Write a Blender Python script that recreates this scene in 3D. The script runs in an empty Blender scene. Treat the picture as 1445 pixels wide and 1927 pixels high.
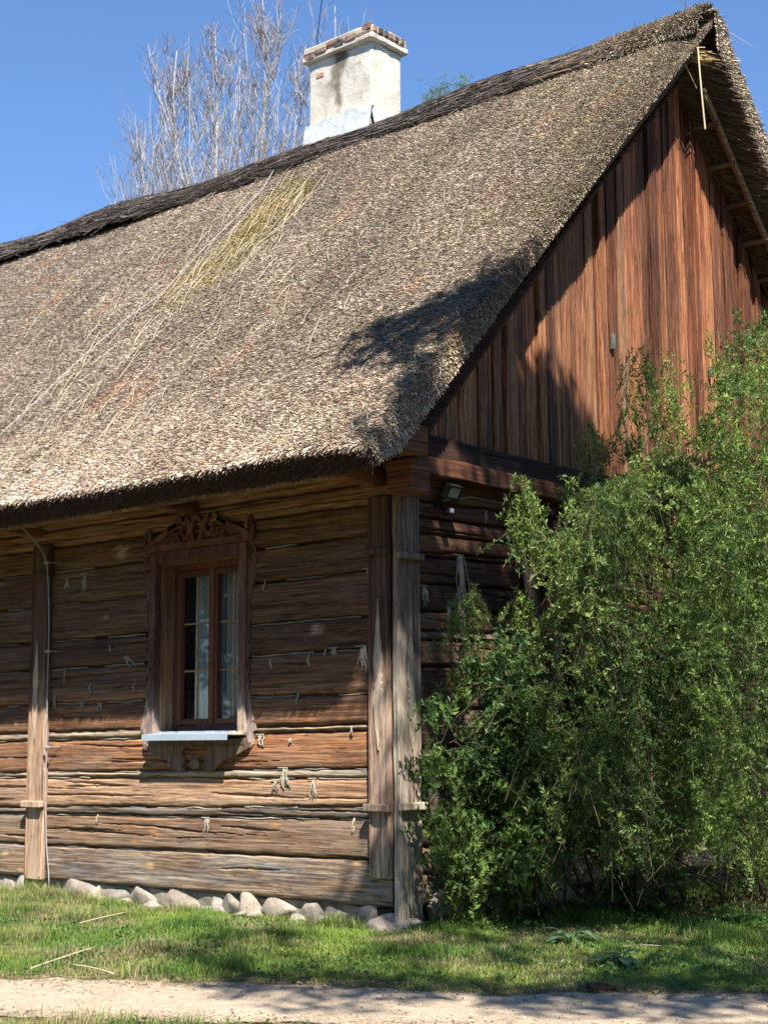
import bpy, bmesh, math, random
import numpy as np
from mathutils import Vector, Matrix
R = math.radians
random.seed(7); rng = np.random.default_rng(11)
scene = bpy.context.scene
COL = scene.collection

# ------------------------------------------------------------------ camera
CAM = np.array([6.352, -7.556, 1.039]); FW = np.array([-.642, .752, .151]); FW /= np.linalg.norm(FW)
IW, IH, FPX = 1445., 1927., 2850.
_r0 = np.cross(FW, [0, 0, 1]); _r0 /= np.linalg.norm(_r0); _u0 = np.cross(_r0, FW); _a = R(.35)
RT = _r0*math.cos(_a) - _u0*math.sin(_a); UPV = _u0*math.cos(_a) + _r0*math.sin(_a)
cd = bpy.data.cameras.new('camera'); cam = bpy.data.objects.new('camera', cd); COL.objects.link(cam)
cd.sensor_fit = 'VERTICAL'; cd.sensor_height = 24; cd.lens = 24*FPX/IH; cd.clip_end = 3000; cd.clip_start = .05
m = Matrix(((RT[0], UPV[0], -FW[0], CAM[0]), (RT[1], UPV[1], -FW[1], CAM[1]), (RT[2], UPV[2], -FW[2], CAM[2]), (0, 0, 0, 1)))
cam.matrix_world = m; scene.camera = cam

# ------------------------------------------------------------------ sky, sun, exposure
SUN = np.array([1., -.78, 1.72]); SUN /= np.linalg.norm(SUN)
w = bpy.data.worlds.new('World'); scene.world = w; w.use_nodes = True
nt = w.node_tree; bg = nt.nodes['Background']; sky = nt.nodes.new('ShaderNodeTexSky'); sky.sky_type = 'NISHITA'
sky.sun_disc = False; sky.sun_elevation = math.asin(SUN[2]); sky.sun_rotation = math.atan2(SUN[0], SUN[1])
sky.air_density = 1.0; sky.dust_density = 0.; sky.ozone_density = 9.0; sky.altitude = 100
nt.links.new(sky.outputs[0], bg.inputs[0]); bg.inputs[1].default_value = .092
sl = bpy.data.lights.new('sun', 'SUN'); sl.energy = 5.0; sl.angle = R(.53); sl.color = (1, .94, .85)
so = bpy.data.objects.new('sun', sl); COL.objects.link(so)
so.rotation_euler = Vector(SUN).to_track_quat('Z', 'Y').to_euler(); so.location = (10, -6, 14)
scene.view_settings.view_transform = 'Standard'; scene.view_settings.look = 'None'
scene.view_settings.exposure = 1.2; scene.view_settings.gamma = 1

# ------------------------------------------------------------------ helpers
def ray(px, py): return FW + RT*(px-IW/2)/FPX - UPV*(py-IH/2)/FPX
def onp(px, py, ax, val):
    d = ray(px, py); return CAM + d*((val-CAM[ax])/d[ax])
def TL(u, v, w): return np.stack([u, -np.asarray(w, float), v], -1) if np.ndim(u) else np.array([u, -w, v], float)   # long wall: u right, v up, w out
def TG(u, v, w): return np.stack([w, u, v], -1) if np.ndim(u) else np.array([w, u, v], float)                          # gable wall
def pL(px, py, w=0.): q = onp(px, py, 1, -w); return q[0], q[2]
def pG(px, py, w=0.): q = onp(px, py, 0, w); return q[1], q[2]

def _h(ix, iy, iz, s):
    n = (ix*374761393 + iy*668265263 + iz*2147483647*3 + s*974711) & 0xffffffff
    n = ((n ^ (n >> 13))*1274126177) & 0xffffffff
    n = ((n ^ (n >> 16))*2246822519) & 0xffffffff
    return ((n ^ (n >> 15)) & 0xffffff)/float(0xffffff)
def vn(x, y, z=0., s=0):
    x, y, z = np.broadcast_arrays(np.asarray(x, float), np.asarray(y, float), np.asarray(z, float))
    fx, fy, fz = np.floor(x), np.floor(y), np.floor(z)
    ix, iy, iz = fx.astype(np.int64), fy.astype(np.int64), fz.astype(np.int64)
    tx, ty, tz = x-fx, y-fy, z-fz
    tx, ty, tz = tx*tx*(3-2*tx), ty*ty*(3-2*ty), tz*tz*(3-2*tz)
    L = lambda a, b, t: a+(b-a)*t
    c = [[[_h(ix+i, iy+j, iz+k, s) for k in (0, 1)] for j in (0, 1)] for i in (0, 1)]
    return L(L(L(c[0][0][0], c[1][0][0], tx), L(c[0][1][0], c[1][1][0], tx), ty),
             L(L(c[0][0][1], c[1][0][1], tx), L(c[0][1][1], c[1][1][1], tx), ty), tz)*2-1
def fbm(x, y, z=0., o=4, s=0):
    r = 0; a = .5
    for i in range(o): r = r + a*vn(np.asarray(x)*2**i, np.asarray(y)*2**i, np.asarray(z)*2**i, s+i*17); a *= .5
    return r

WLOC = {}
def link(o, parent=None):
    COL.objects.link(o)
    if parent is not None: o.parent = parent
    return o
def thing(name, label, cat, loc=(0, 0, 0), group=None):
    o = bpy.data.objects.new(name, None); o.empty_display_size = .1; COL.objects.link(o); o.location = loc
    o['label'] = label; o['category'] = cat
    if group: o['group'] = group
    WLOC[o] = np.array(loc, float); return o
def tag(o, label, cat, group=None):
    o['label'] = label; o['category'] = cat
    if group: o['group'] = group
    return o
def mk(name, V, F, mat, parent=None, col=None, smooth=False, var=None, origin=None):
    V = np.asarray(V, float)
    if parent is not None: off = WLOC[parent]
    elif origin is not None: off = np.array(origin, float)
    else: off = np.zeros(3)
    V = V - off
    if not isinstance(F, (list, tuple)) or (len(F) and np.ndim(F[0]) == 1 and not isinstance(F[0], np.ndarray)): F = [np.asarray(F)]
    F = [np.asarray(f) for f in F if len(f)]
    me = bpy.data.meshes.new(name)
    nl = sum(f.size for f in F); nf = sum(len(f) for f in F)
    me.vertices.add(len(V)); me.vertices.foreach_set('co', V.astype(np.float32).ravel())
    me.loops.add(nl); me.loops.foreach_set('vertex_index', np.concatenate([f.ravel() for f in F]).astype(np.int32))
    tot = np.concatenate([np.full(len(f), f.shape[1], np.int32) for f in F]); st = np.concatenate([[0], np.cumsum(tot)[:-1]]).astype(np.int32)
    me.polygons.add(nf); me.polygons.foreach_set('loop_start', st); me.polygons.foreach_set('loop_total', tot)
    me.polygons.foreach_set('use_smooth', np.full(nf, bool(smooth)))
    me.update(calc_edges=True)
    if col is not None:
        a = me.attributes.new('Col', 'FLOAT_COLOR', 'POINT'); c = np.ones((len(V), 4), np.float32); c[:, :3] = col
        a.data.foreach_set('color', c.ravel())
    if var is not None:
        a = me.attributes.new('var', 'FLOAT', 'POINT'); a.data.foreach_set('value', np.broadcast_to(np.asarray(var, np.float32), (len(V),)).copy())
    me.materials.append(mat)
    o = bpy.data.objects.new(name, me); link(o, parent)
    if parent is None and origin is not None: o.location = origin
    WLOC[o] = off; return o

class Acc:                                   # collects many little pieces into one mesh
    def __init__(s): s.v = []; s.q = []; s.t = []; s.c = []; s.n = 0
    def add(s, V, Q=None, T=None, c=None):
        V = np.asarray(V, float).reshape(-1, 3)
        if Q is not None and len(Q): s.q.append(np.asarray(Q)+s.n)
        if T is not None and len(T): s.t.append(np.asarray(T)+s.n)
        s.v.append(V); s.n += len(V)
        s.c.append(np.broadcast_to(np.asarray(c if c is not None else (1, 1, 1), float), V.shape).copy())
    def build(s, name, mat, parent=None, smooth=False, origin=None, var=None):
        F = []
        if s.q: F.append(np.concatenate(s.q))
        if s.t: F.append(np.concatenate(s.t))
        return mk(name, np.concatenate(s.v), F, mat, parent, np.concatenate(s.c), smooth, var, origin)

def nrm(a): return a/np.maximum(np.linalg.norm(a, axis=-1, keepdims=True), 1e-9)
def sticks(acc, P0, P1, r0, r1, col):        # many three sided tapered straws
    P0, P1 = np.asarray(P0, float), np.asarray(P1, float); n = len(P0)
    d = nrm(P1-P0); h = np.where(np.abs(d[:, 2:3]) < .9, [[0, 0, 1.]], [[1., 0, 0]])
    a = nrm(np.cross(d, h)); b = np.cross(d, a)
    r0 = np.broadcast_to(r0, n)[:, None]; r1 = np.broadcast_to(r1, n)[:, None]
    ph = rng.random(n)*6.28; V = np.zeros((n, 6, 3))
    for k in range(3):
        c, s_ = np.cos(ph+k*2.0944)[:, None], np.sin(ph+k*2.0944)[:, None]
        V[:, k] = P0+(a*c+b*s_)*r0; V[:, 3+k] = P1+(a*c+b*s_)*r1
    base = (np.arange(n)*6)[:, None, None]
    Q = (np.array([[0, 1, 4, 3], [1, 2, 5, 4], [2, 0, 3, 5]])[None]+base).reshape(-1, 4)
    T = (np.array([[3, 4, 5]])[None]+base).reshape(-1, 3)
    acc.add(V.reshape(-1, 3), Q, T, np.repeat(np.asarray(col), 6, 0) if np.ndim(col) == 2 else col)
def tube(acc, P, r, n=6, c=None, cap=True):
    P = np.asarray(P, float); k = len(P); r = np.broadcast_to(r, k)
    d = nrm(np.gradient(P, axis=0)); h = np.array([0, 0, 1.]) if abs(d[0, 2]) < .9 else np.array([1., 0, 0])
    a = np.cross(d[0], h); a /= np.linalg.norm(a); V = []
    for i in range(k):
        a = a-d[i]*(a@d[i]); a /= max(np.linalg.norm(a), 1e-9); b = np.cross(d[i], a)
        for j in range(n):
            t = 6.28318*j/n; V.append(P[i]+(a*math.cos(t)+b*math.sin(t))*r[i])
    Q = [[i*n+j, i*n+(j+1) % n, (i+1)*n+(j+1) % n, (i+1)*n+j] for i in range(k-1) for j in range(n)]
    T = []
    if cap:
        V += [P[0], P[-1]]
        T = [[k*n, (j+1) % n, j] for j in range(n)]+[[k*n+1, (k-1)*n+j, (k-1)*n+(j+1) % n] for j in range(n)]
    acc.add(V, Q, T, c)
def bez(a, b, c, n): t = np.linspace(0, 1, n)[:, None]; return (1-t)**2*np.asarray(a)+2*t*(1-t)*np.asarray(b)+t*t*np.asarray(c)

def rbox(acc, T, u0, u1, v0, v1, w0, w1, res=.05, amp=.003, fr=9., c=None, rnd=.006, sh=0., warp=None):
    """hewn timber: lattice box with rounded arrises and small noise; T maps (u,v,w) to the world; sh shears u with v"""
    n = [max(1, int(round(abs(b-a)/res))) for a, b in ((u0, u1), (v0, v1), (w0, w1))]
    lo = np.array([min(u0, u1), min(v0, v1), min(w0, w1)]); hi = np.array([max(u0, u1), max(v0, v1), max(w0, w1)])
    idx = {}; V = []; Q = []
    g = [np.linspace(lo[k], hi[k], n[k]+1) for k in range(3)]
    # an extra ring near each edge keeps the arris crisp
    for k in range(3):
        if hi[k]-lo[k] > 4*rnd: g[k] = np.unique(np.concatenate([g[k], [lo[k]+rnd, hi[k]-rnd]]))
    N = [len(x) for x in g]
    def vid(i, j, k):
        key = (i, j, k)
        if key not in idx: idx[key] = len(V); V.append((g[0][i], g[1][j], g[2][k]))
        return idx[key]
    for ax in range(3):
        a, b = [x for x in range(3) if x != ax]
        for side in (0, N[ax]-1):
            for i in range(N[a]-1):
                for j in range(N[b]-1):
                    f = []
                    for (di, dj) in ((0, 0), (1, 0), (1, 1), (0, 1)):
                        t = [0, 0, 0]; t[ax] = side; t[a] = i+di; t[b] = j+dj; f.append(vid(*t))
                    if (side == 0) != (ax == 1): f = f[::-1]
                    Q.append(f)
    V = np.array(V); ctr = (lo+hi)/2
    e = np.stack([np.minimum(np.abs(V[:, k]-lo[k]), np.abs(V[:, k]-hi[k])) < 1e-9 for k in range(3)], 1)
    two = e.sum(1) >= 2
    for k in range(3): V[:, k] += np.where(two & e[:, k], np.sign(ctr[k]-V[:, k])*rnd*.55, 0)
    P = V*fr+sum(lo)*3.1
    for k in range(3): V[:, k] += amp*fbm(P[:, 0]*(.3 if k else 1), P[:, 1]*.6, P[:, 2], 3, 40+k)*2
    if sh: V[:, 0] += (V[:, 1]-lo[1])*sh
    if warp is not None: V = warp(V)
    acc.add(T(V[:, 0], V[:, 1], V[:, 2]), Q, None, c)
def timber(name, T, b, mat, parent, var=None, **k):
    A = Acc(); rbox(A, T, *b, **k); return A.build(name, mat, parent, var=random.random() if var is None else var)
def prism(acc, T, pts, w0, w1, c=None):      # outline in the wall plane, given thickness
    n = len(pts); me = bmesh.new()
    vs = [me.verts.new((p[0], p[1], 0)) for p in pts]; f = me.faces.new(vs)
    bmesh.ops.triangulate(me, faces=[f]); me.verts.index_update()
    tr = [[v.index for v in f.verts] for f in me.faces]; co = np.array([v.co[:2] for v in me.verts]); me.free()
    area = sum(co[i][0]*co[(i+1) % n][1]-co[(i+1) % n][0]*co[i][1] for i in range(n))
    V = np.concatenate([T(co[:, 0], co[:, 1], np.full(n, w1)), T(co[:, 0], co[:, 1], np.full(n, w0))])
    Tt = []
    for t in tr:
        a, b, c_ = co[t[0]], co[t[1]], co[t[2]]
        if (b[0]-a[0])*(c_[1]-a[1])-(c_[0]-a[0])*(b[1]-a[1]) < 0: t = t[::-1]
        Tt.append(t); Tt.append([n+k for k in t[::-1]])
    Q = [[i, n+i, n+(i+1) % n, (i+1) % n] for i in range(n)]
    if area < 0: Q = [q[::-1] for q in Q]
    acc.add(V, Q, Tt, c)
def ribbon(acc, T, pts, wd, w0, w1, c=None): # flat fretwork strip of varying width following a path
    P = np.asarray(pts, float); n = len(P); d = nrm(np.gradient(P, axis=0)); nn = np.stack([-d[:, 1], d[:, 0]], 1)
    wd = np.broadcast_to(wd, n)[:, None]/2; A, B = P+nn*wd, P-nn*wd
    V = np.concatenate([T(A[:, 0], A[:, 1], np.full(n, w1)), T(B[:, 0], B[:, 1], np.full(n, w1)), T(A[:, 0], A[:, 1], np.full(n, w0)), T(B[:, 0], B[:, 1], np.full(n, w0))])
    Q = []
    for i in range(n-1):
        a, b, c2, d2 = i, n+i, 2*n+i, 3*n+i
        Q += [[b, b+1, a+1, a], [a, a+1, c2+1, c2], [b+1, b, d2, d2+1], [c2, c2+1, d2+1, d2]]
    Q += [[0, n, 3*n, 2*n][::-1], [n-1, 2*n-1, 4*n-1, 3*n-1]]
    acc.add(V, Q, None, c)
def spiral(cx, cy, r0, r1, a0, a1, n=18):
    t = np.linspace(0, 1, n); a = R(a0)+(R(a1)-R(a0))*t; r = r0+(r1-r0)*t
    return np.stack([cx+r*np.cos(a), cy+r*np.sin(a)], 1)

# ------------------------------------------------------------------ materials
def newmat(name):
    m = bpy.data.materials.new(name); m.use_nodes = True; t = m.node_tree; t.nodes.clear()
    out = t.nodes.new('ShaderNodeOutputMaterial'); return m, t, out
def N(t, ty, **k):
    n = t.nodes.new(ty)
    for a, b in k.items():
        if a == 'inp':
            for i, v in b.items(): n.inputs[i].default_value = v
        else: setattr(n, a, b)
    return n
def ramp(t, fac, stops):
    n = t.nodes.new('ShaderNodeValToRGB'); e = n.color_ramp.elements
    while len(e) < len(stops): e.new(.5)
    for i, (p, c) in enumerate(stops): e[i].position = p; e[i].color = (*c, 1) if len(c) == 3 else c
    t.links.new(fac, n.inputs[0]); return n.outputs[0]
def mixc(t, fac, a, b, mode='MIX'):
    n = t.nodes.new('ShaderNodeMix'); n.data_type = 'RGBA'; n.blend_type = mode
    for s, v in ((n.inputs[0], fac), (n.inputs[6], a), (n.inputs[7], b)):
        if isinstance(v, bpy.types.NodeSocket): t.links.new(v, s)
        else: s.default_value = (*v, 1) if isinstance(v, tuple) and len(v) == 3 else v
    return n.outputs[2]
def mth(t, op, a, b=None, c=None, clamp=False):
    n = t.nodes.new('ShaderNodeMath'); n.operation = op; n.use_clamp = clamp
    for i, v in enumerate((a, b, c)):
        if v is None: continue
        if isinstance(v, bpy.types.NodeSocket): t.links.new(v, n.inputs[i])
        else: n.inputs[i].default_value = v
    return n.outputs[0]
def noise(t, vec, scale, detail=4, rough=.55, dist=0.):
    n = N(t, 'ShaderNodeTexNoise', inp={'Scale': scale, 'Detail': detail, 'Roughness': rough, 'Distortion': dist}); t.links.new(vec, n.inputs['Vector']); return n.outputs['Fac']
def mapping(t, vec, scale, loc=None):
    n = N(t, 'ShaderNodeMapping'); n.inputs['Scale'].default_value = scale; t.links.new(vec, n.inputs['Vector'])
    if loc is not None:
        if isinstance(loc, bpy.types.NodeSocket): t.links.new(loc, n.inputs['Location'])
        else: n.inputs['Location'].default_value = loc
    return n.outputs[0]
def finish(t, out, col, rough=.85, bump=None, bs=.5, bd=.004, spec=.3):
    p = N(t, 'ShaderNodeBsdfPrincipled'); p.inputs['Specular IOR Level'].default_value = spec
    if isinstance(col, bpy.types.NodeSocket): t.links.new(col, p.inputs['Base Color'])
    else: p.inputs['Base Color'].default_value = (*col, 1)
    if isinstance(rough, bpy.types.NodeSocket): t.links.new(rough, p.inputs['Roughness'])
    else: p.inputs['Roughness'].default_value = rough
    if bump is not None:
        b = N(t, 'ShaderNodeBump', inp={'Strength': bs, 'Distance': bd}); t.links.new(bump, b.inputs['Height']); t.links.new(b.outputs[0], p.inputs['Normal'])
    t.links.new(p.outputs[0], out.inputs[0]); return p
def wood(name, cols, sc, ksc=None, knot=(.36, .15, .045), patch=None, kr=1., ck=.75, usecol=False, bs=.6, bd=.006, pf=.35, grey=(.28, .25, .22), gamt=.25):
    m, t, out = newmat(name); tc = N(t, 'ShaderNodeTexCoord').outputs['Object']
    at = N(t, 'ShaderNodeAttribute', attribute_name='var').outputs['Fac']; sh = mth(t, 'MULTIPLY', at, 37.)
    cb = N(t, 'ShaderNodeCombineXYZ'); [t.links.new(sh, cb.inputs[i]) for i in range(3)]
    wn = noise(t, mapping(t, tc, tuple(.35*s**.5*2 for s in sc), cb.outputs[0]), 1.6, 3)          # bends the grain
    gv = mapping(t, tc, sc, cb.outputs[0])
    va = N(t, 'ShaderNodeVectorMath', operation='ADD'); t.links.new(gv, va.inputs[0]); c2 = N(t, 'ShaderNodeCombineXYZ')
    ww = mth(t, 'MULTIPLY', wn, 1.2); [t.links.new(ww, c2.inputs[i]) for i in range(3)]; t.links.new(c2.outputs[0], va.inputs[1])
    g1 = noise(t, va.outputs[0], 1., 8, .7); g2 = noise(t, va.outputs[0], 3.7, 5, .7)
    g = mth(t, 'ADD', mth(t, 'MULTIPLY', g1, .55), mth(t, 'MULTIPLY', g2, .45))
    g = mth(t, 'ADD', g, mth(t, 'MULTIPLY', mth(t, 'SUBTRACT', at, .5), .10))
    c = ramp(t, g, [(.375, cols[0]), (.445, cols[1]), (.515, cols[2]), (.60, cols[3])])
    big = noise(t, mapping(t, tc, tuple(max(s*.06, .8) for s in sc), cb.outputs[0]), 1.5, 4, .6)
    gm = ramp(t, big, [(.42, (0, 0, 0)), (.68, (gamt,)*3)])
    c = mixc(t, gm, c, mixc(t, .6, grey, c))
    c = mixc(t, mth(t, 'MULTIPLY', ramp(t, noise(t, mapping(t, tc, tuple(max(s*.1, .6) for s in sc)), 2.3, 3), [(.5, (0, 0, 0)), (.72, (1, 1, 1))]), pf), c, patch or cols[3])
    if ksc:
        vo = N(t, 'ShaderNodeTexVoronoi', inp={'Scale': 1., 'Randomness': .9}); t.links.new(mapping(t, tc, ksc, cb.outputs[0]), vo.inputs['Vector'])
        dd = mth(t, 'ADD', vo.outputs['Distance'], mth(t, 'MULTIPLY', mth(t, 'SUBTRACT', g2, .5), .16))
        k = ramp(t, dd, [(.02*kr, (.2, .2, .2)), (.045*kr, (1, 1, 1)), (.085*kr, (.55, .55, .55)), (.17*kr, (0, 0, 0))])
        c = mixc(t, mth(t, 'MULTIPLY', k, .8), c, knot)
    cn = noise(t, mapping(t, tc, tuple(v*(.62 if v > 5 else .8) for v in sc), cb.outputs[0]), 1., 4, .6, .25); li = mth(t, 'ABSOLUTE', mth(t, 'SUBTRACT', cn, .5))
    br = ramp(t, noise(t, mapping(t, tc, tuple(v*(.12 if v > 5 else 1.3) for v in sc), cb.outputs[0]), 1.7, 3), [(.44, (0, 0, 0)), (.56, (1, 1, 1))])
    lk = mth(t, 'MULTIPLY', ramp(t, li, [(.0, (1, 1, 1)), (.016, (0, 0, 0))]), br); c = mixc(t, mth(t, 'MULTIPLY', lk, ck), c, (.012, .008, .006)); g = mth(t, 'SUBTRACT', g, mth(t, 'MULTIPLY', lk, .5))
    if usecol: c = mixc(t, 1., c, N(t, 'ShaderNodeAttribute', attribute_name='Col').outputs['Color'], 'MULTIPLY')
    finish(t, out, c, .82, g, bs, bd, .25); return m
def simple(name, c0, c1, sc=8., rough=.7, bs=.3, bd=.003, spec=.3, metallic=0.):
    m, t, out = newmat(name); tc = N(t, 'ShaderNodeTexCoord').outputs['Object']
    n = noise(t, tc, sc, 5); p = finish(t, out, ramp(t, n, [(.35, c0), (.65, c1)]), rough, n, bs, bd, spec); p.inputs['Metallic'].default_value = metallic; return m
def vcol(name, rough=.8, spec=.25, trans=0., jit=.0, sc=60.):
    m, t, out = newmat(name); c = N(t, 'ShaderNodeAttribute', attribute_name='Col').outputs['Color']
    if jit:
        n = noise(t, N(t, 'ShaderNodeTexCoord').outputs['Object'], sc, 2)
        c = mixc(t, 1., c, ramp(t, n, [(.3, (1-jit,)*3), (.7, (1+jit,)*3)]), 'MULTIPLY')
    p = finish(t, out, c, rough, spec=spec)
    if trans:
        tr = N(t, 'ShaderNodeBsdfTranslucent'); t.links.new(c, tr.inputs[0]); mx = N(t, 'ShaderNodeMixShader'); mx.inputs[0].default_value = trans
        t.links.new(p.outputs[0], mx.inputs[1]); t.links.new(tr.outputs[0], mx.inputs[2]); t.links.new(mx.outputs[0], out.inputs[0])
    return m
M = {}
HS = (1.5, 1.5, 62.); VS = (46., 46., 1.5)
LOGC = [(.022, .013, .010), (.075, .038, .024), (.165, .089, .051), (.33, .205, .125)]
for k_, kk_ in (('log', (2.6, .01, 9.)), ('log2', (.01, 2.6, 9.))): M[k_] = wood(k_+'_wood', LOGC, HS, kk_, (.40, .19, .06), usecol=True, patch=(.27, .14, .065), gamt=.6, bs=.9, bd=.010, kr=1.0)
M['board'] = wood('gable_board_wood', [(.020, .009, .007), (.095, .034, .018), (.27, .096, .041), (.52, .245, .112)], (60., 60., 1.5), (.01, 8., 2.6), (.09, .03, .015), usecol=True, patch=(.42, .17, .055), gamt=.45, grey=(.20, .15, .12), kr=1.3)
M['post'] = wood('post_wood', [(.04, .022, .017), (.12, .068, .045), (.215, .135, .09), (.36, .26, .18)], VS, (3.4, 3.4, 1.3), (.2, .1, .05), usecol=True, gamt=.5)
M['beam'] = wood('beam_wood', [(.03, .016, .012), (.085, .04, .026), (.17, .08, .042), (.28, .15, .08)], HS, (2.5, 2.5, 6.), (.3, .16, .07), usecol=True)
M['pale'] = wood('pale_wood', [(.12, .075, .04), (.23, .15, .085), (.33, .23, .13), (.43, .32, .2)], HS, (2.2, 2.2, 8.), (.2, .11, .05), usecol=True)
M['trim'] = wood('painted_trim', [(.05, .024, .018), (.09, .042, .03), (.13, .062, .042), (.2, .1, .065)], (14., 14., 3.), None, usecol=True, pf=.2, gamt=.25, bs=.25)
M['sash'] = wood('sash_wood', [(.07, .026, .017), (.11, .042, .026), (.14, .055, .034), (.18, .075, .045)], VS, None, usecol=True, pf=.15, gamt=.1, bs=.15)
M['straw'] = vcol('thatch_straw', .75, .2)
M['leaf'] = vcol('shrub_leaf', .45, .4, .38)
M['bark'] = vcol('bark', .85, .2, 0., .35, 30.)
M['grassm'] = vcol('grass_blade', .6, .25, .3)
M['rope'] = vcol('rope_fibre', .9, .1, 0., .3, 90.)
M['tin'] = simple('painted_tin', (.30, .37, .43), (.38, .46, .52), 3., .4, .05, .001, .5)
M['dark'] = simple('black_plastic', (.012, .013, .012), (.022, .023, .021), 20., .45)
M['wire'] = simple('galvanised_wire', (.26, .26, .25), (.42, .42, .41), 30., .5, .1, .001, .5)
M['inner'] = simple('attic_dark', (.02, .015, .012), (.03, .022, .018), 5., .95)
m_, t_, o_ = newmat('window_glass')
p_ = N(t_, 'ShaderNodeBsdfPrincipled', inp={'Base Color': (.9, .95, .93, 1), 'Roughness': .02, 'IOR': 1.5, 'Transmission Weight': 1.}); t_.links.new(p_.outputs[0], o_.inputs[0]); M['glass'] = m_
m_, t_, o_ = newmat('lamp_glass'); finish(t_, o_, (.33, .35, .26), .12, spec=.8); M['lampglass'] = m_
def thatch_base():
    m, t, out = newmat('thatch_underlayer'); tc = N(t, 'ShaderNodeTexCoord').outputs['Object']
    n = noise(t, tc, 70., 4, .7); finish(t, out, ramp(t, n, [(.35, (.03, .023, .017)), (.6, (.14, .105, .077)), (.75, (.26, .20, .15))]), .9, n, 1., .02); return m
M['tbase'] = thatch_base()
def plaster():
    m, t, out = newmat('lime_plaster'); tc = N(t, 'ShaderNodeTexCoord').outputs['Object']
    n = noise(t, tc, 2.2, 6, .62); c = ramp(t, n, [(.3, (.33, .30, .25)), (.46, (.53, .50, .43)), (.7, (.68, .66, .60))])
    s = ramp(t, noise(t, mapping(t, tc, (13, 13, 8)), 1.4, 4, .6, .4), [(.56, (0, 0, 0)), (.69, (1, 1, 1))]); s2 = ramp(t, noise(t, tc, 1.3, 2), [(.42, (0, 0, 0)), (.6, (1, 1, 1))])
    c = mixc(t, mth(t, 'MULTIPLY', mth(t, 'MULTIPLY', s, s2), .75), c, (.2, .18, .14))
    c = mixc(t, 1., c, N(t, 'ShaderNodeAttribute', attribute_name='Col').outputs['Color'], 'MULTIPLY')
    finish(t, out, c, .9, mth(t, 'ADD', n, noise(t, tc, 30., 4)), .5, .012); return m
M['plaster'] = plaster()
M['brick'] = simple('old_brick', (.13, .09, .075), (.31, .20, .15), 14., .9, .8, .01)
M['sooty'] = simple('sooty_brick', (.03, .028, .027), (.10, .09, .085), 14., .9, .8, .01)
def stonem():
    m, t, out = newmat('field_stone'); tc = N(t, 'ShaderNodeTexCoord').outputs['Object']
    n = noise(t, tc, 5., 6, .65); n2 = noise(t, tc, 60., 3, .7)
    c = ramp(t, n, [(.3, (.17, .14, .12)), (.5, (.33, .29, .25)), (.7, (.46, .42, .37))]); c = mixc(t, .35, c, ramp(t, n2, [(.35, (.12, .1, .09)), (.6, (.5, .46, .42))]))
    c = mixc(t, 1., c, N(t, 'ShaderNodeAttribute', attribute_name='Col').outputs['Color'], 'MULTIPLY')
    finish(t, out, c, .88, mth(t, 'ADD', n, mth(t, 'MULTIPLY', n2, .3)), .6, .012); return m
M['stone'] = stonem()
def soil(name, a, b, c, sc=9.):
    m, t, out = newmat(name); tc = N(t, 'ShaderNodeTexCoord').outputs['Object']
    n = noise(t, tc, sc*.12, 4, .6); n2 = noise(t, tc, sc*9, 5, .75)
    cc = mixc(t, .55, ramp(t, n, [(.35, a), (.6, b)]), ramp(t, n2, [(.3, a), (.5, b), (.72, c)]))
    finish(t, out, cc, .95, mth(t, 'ADD', n2, mth(t, 'MULTIPLY', noise(t, tc, sc*2., 4), 1.5)), .7, .012, .1); return m
def track_m():
    m, t, out = newmat('track_sand'); tc = N(t, 'ShaderNodeTexCoord').outputs['Object']
    a = noise(t, tc, 2.6, 6, .65); b = noise(t, tc, 120., 4, .8); d = noise(t, tc, 22., 5, .7)
    c = ramp(t, a, [(.35, (.42, .33, .23)), (.5, (.58, .46, .33)), (.65, (.70, .58, .44))]); c = mixc(t, .5, c, ramp(t, b, [(.3, (.22, .165, .11)), (.5, (.5, .39, .28)), (.68, (.74, .64, .5))])); c = mixc(t, .35, c, ramp(t, d, [(.38, (.24, .18, .12)), (.6, (.62, .51, .38))]))
    finish(t, out, c, .95, mth(t, 'ADD', mth(t, 'MULTIPLY', b, .5), mth(t, 'MULTIPLY', d, 1.6)), .9, .02, .1); return m
M['earth'] = soil('turf_soil', (.055, .05, .022), (.10, .092, .04), (.2, .17, .09))
M['sand'] = soil('track_sand', (.36, .275, .19), (.50, .39, .27), (.64, .53, .39), 14.)

# ================================================================== SETTING: ground, track
# the wheel track runs along d; signed distance q across it
TA = np.array([-.30, -2.79]); TB = np.array([2.95, -.85]); TD = (TB-TA)/np.linalg.norm(TB-TA); TNn = np.array([TD[1], -TD[0]])
def tq(x, y): return (x-TA[0])*TNn[0]+(y-TA[1])*TNn[1], (x-TA[0])*TD[0]+(y-TA[1])*TD[1]
TWID = .98
GZ = -.125
def ground_z(x, y):
    q, s = tq(x, y); z = GZ+.02*fbm(x*.8, y*.8, 0, 4, 3)
    z = z-.03*np.exp(-((q-TWID/2)/(TWID*.55))**2)
    z = z-.022*np.exp(-(np.maximum(-y, 0)/.45)**2)*(x < .2)*(y > -3)
    return z
def sheet(name, xs, ys, zf, mat, msk=None, origin=(0, 0, 0)):
    X, Y = np.meshgrid(xs, ys, indexing='ij'); Z = zf(X, Y); V = np.stack([X, Y, Z], -1).reshape(-1, 3); a, b = X.shape
    I = np.arange(a*b).reshape(a, b); Q = np.stack([I[:-1, :-1], I[1:, :-1], I[1:, 1:], I[:-1, 1:]], -1).reshape(-1, 4)
    if msk is not None:
        C = V[Q].mean(1); Q = Q[msk(C[:, 0], C[:, 1])]
    o = mk(name, V, [Q], mat, None, None, True); o['kind'] = 'structure'; return o
g_ax = np.concatenate([-np.geomspace(9, 900, 26)[::-1], np.arange(-8.9, 9, .1), np.geomspace(9, 900, 26)])
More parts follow.
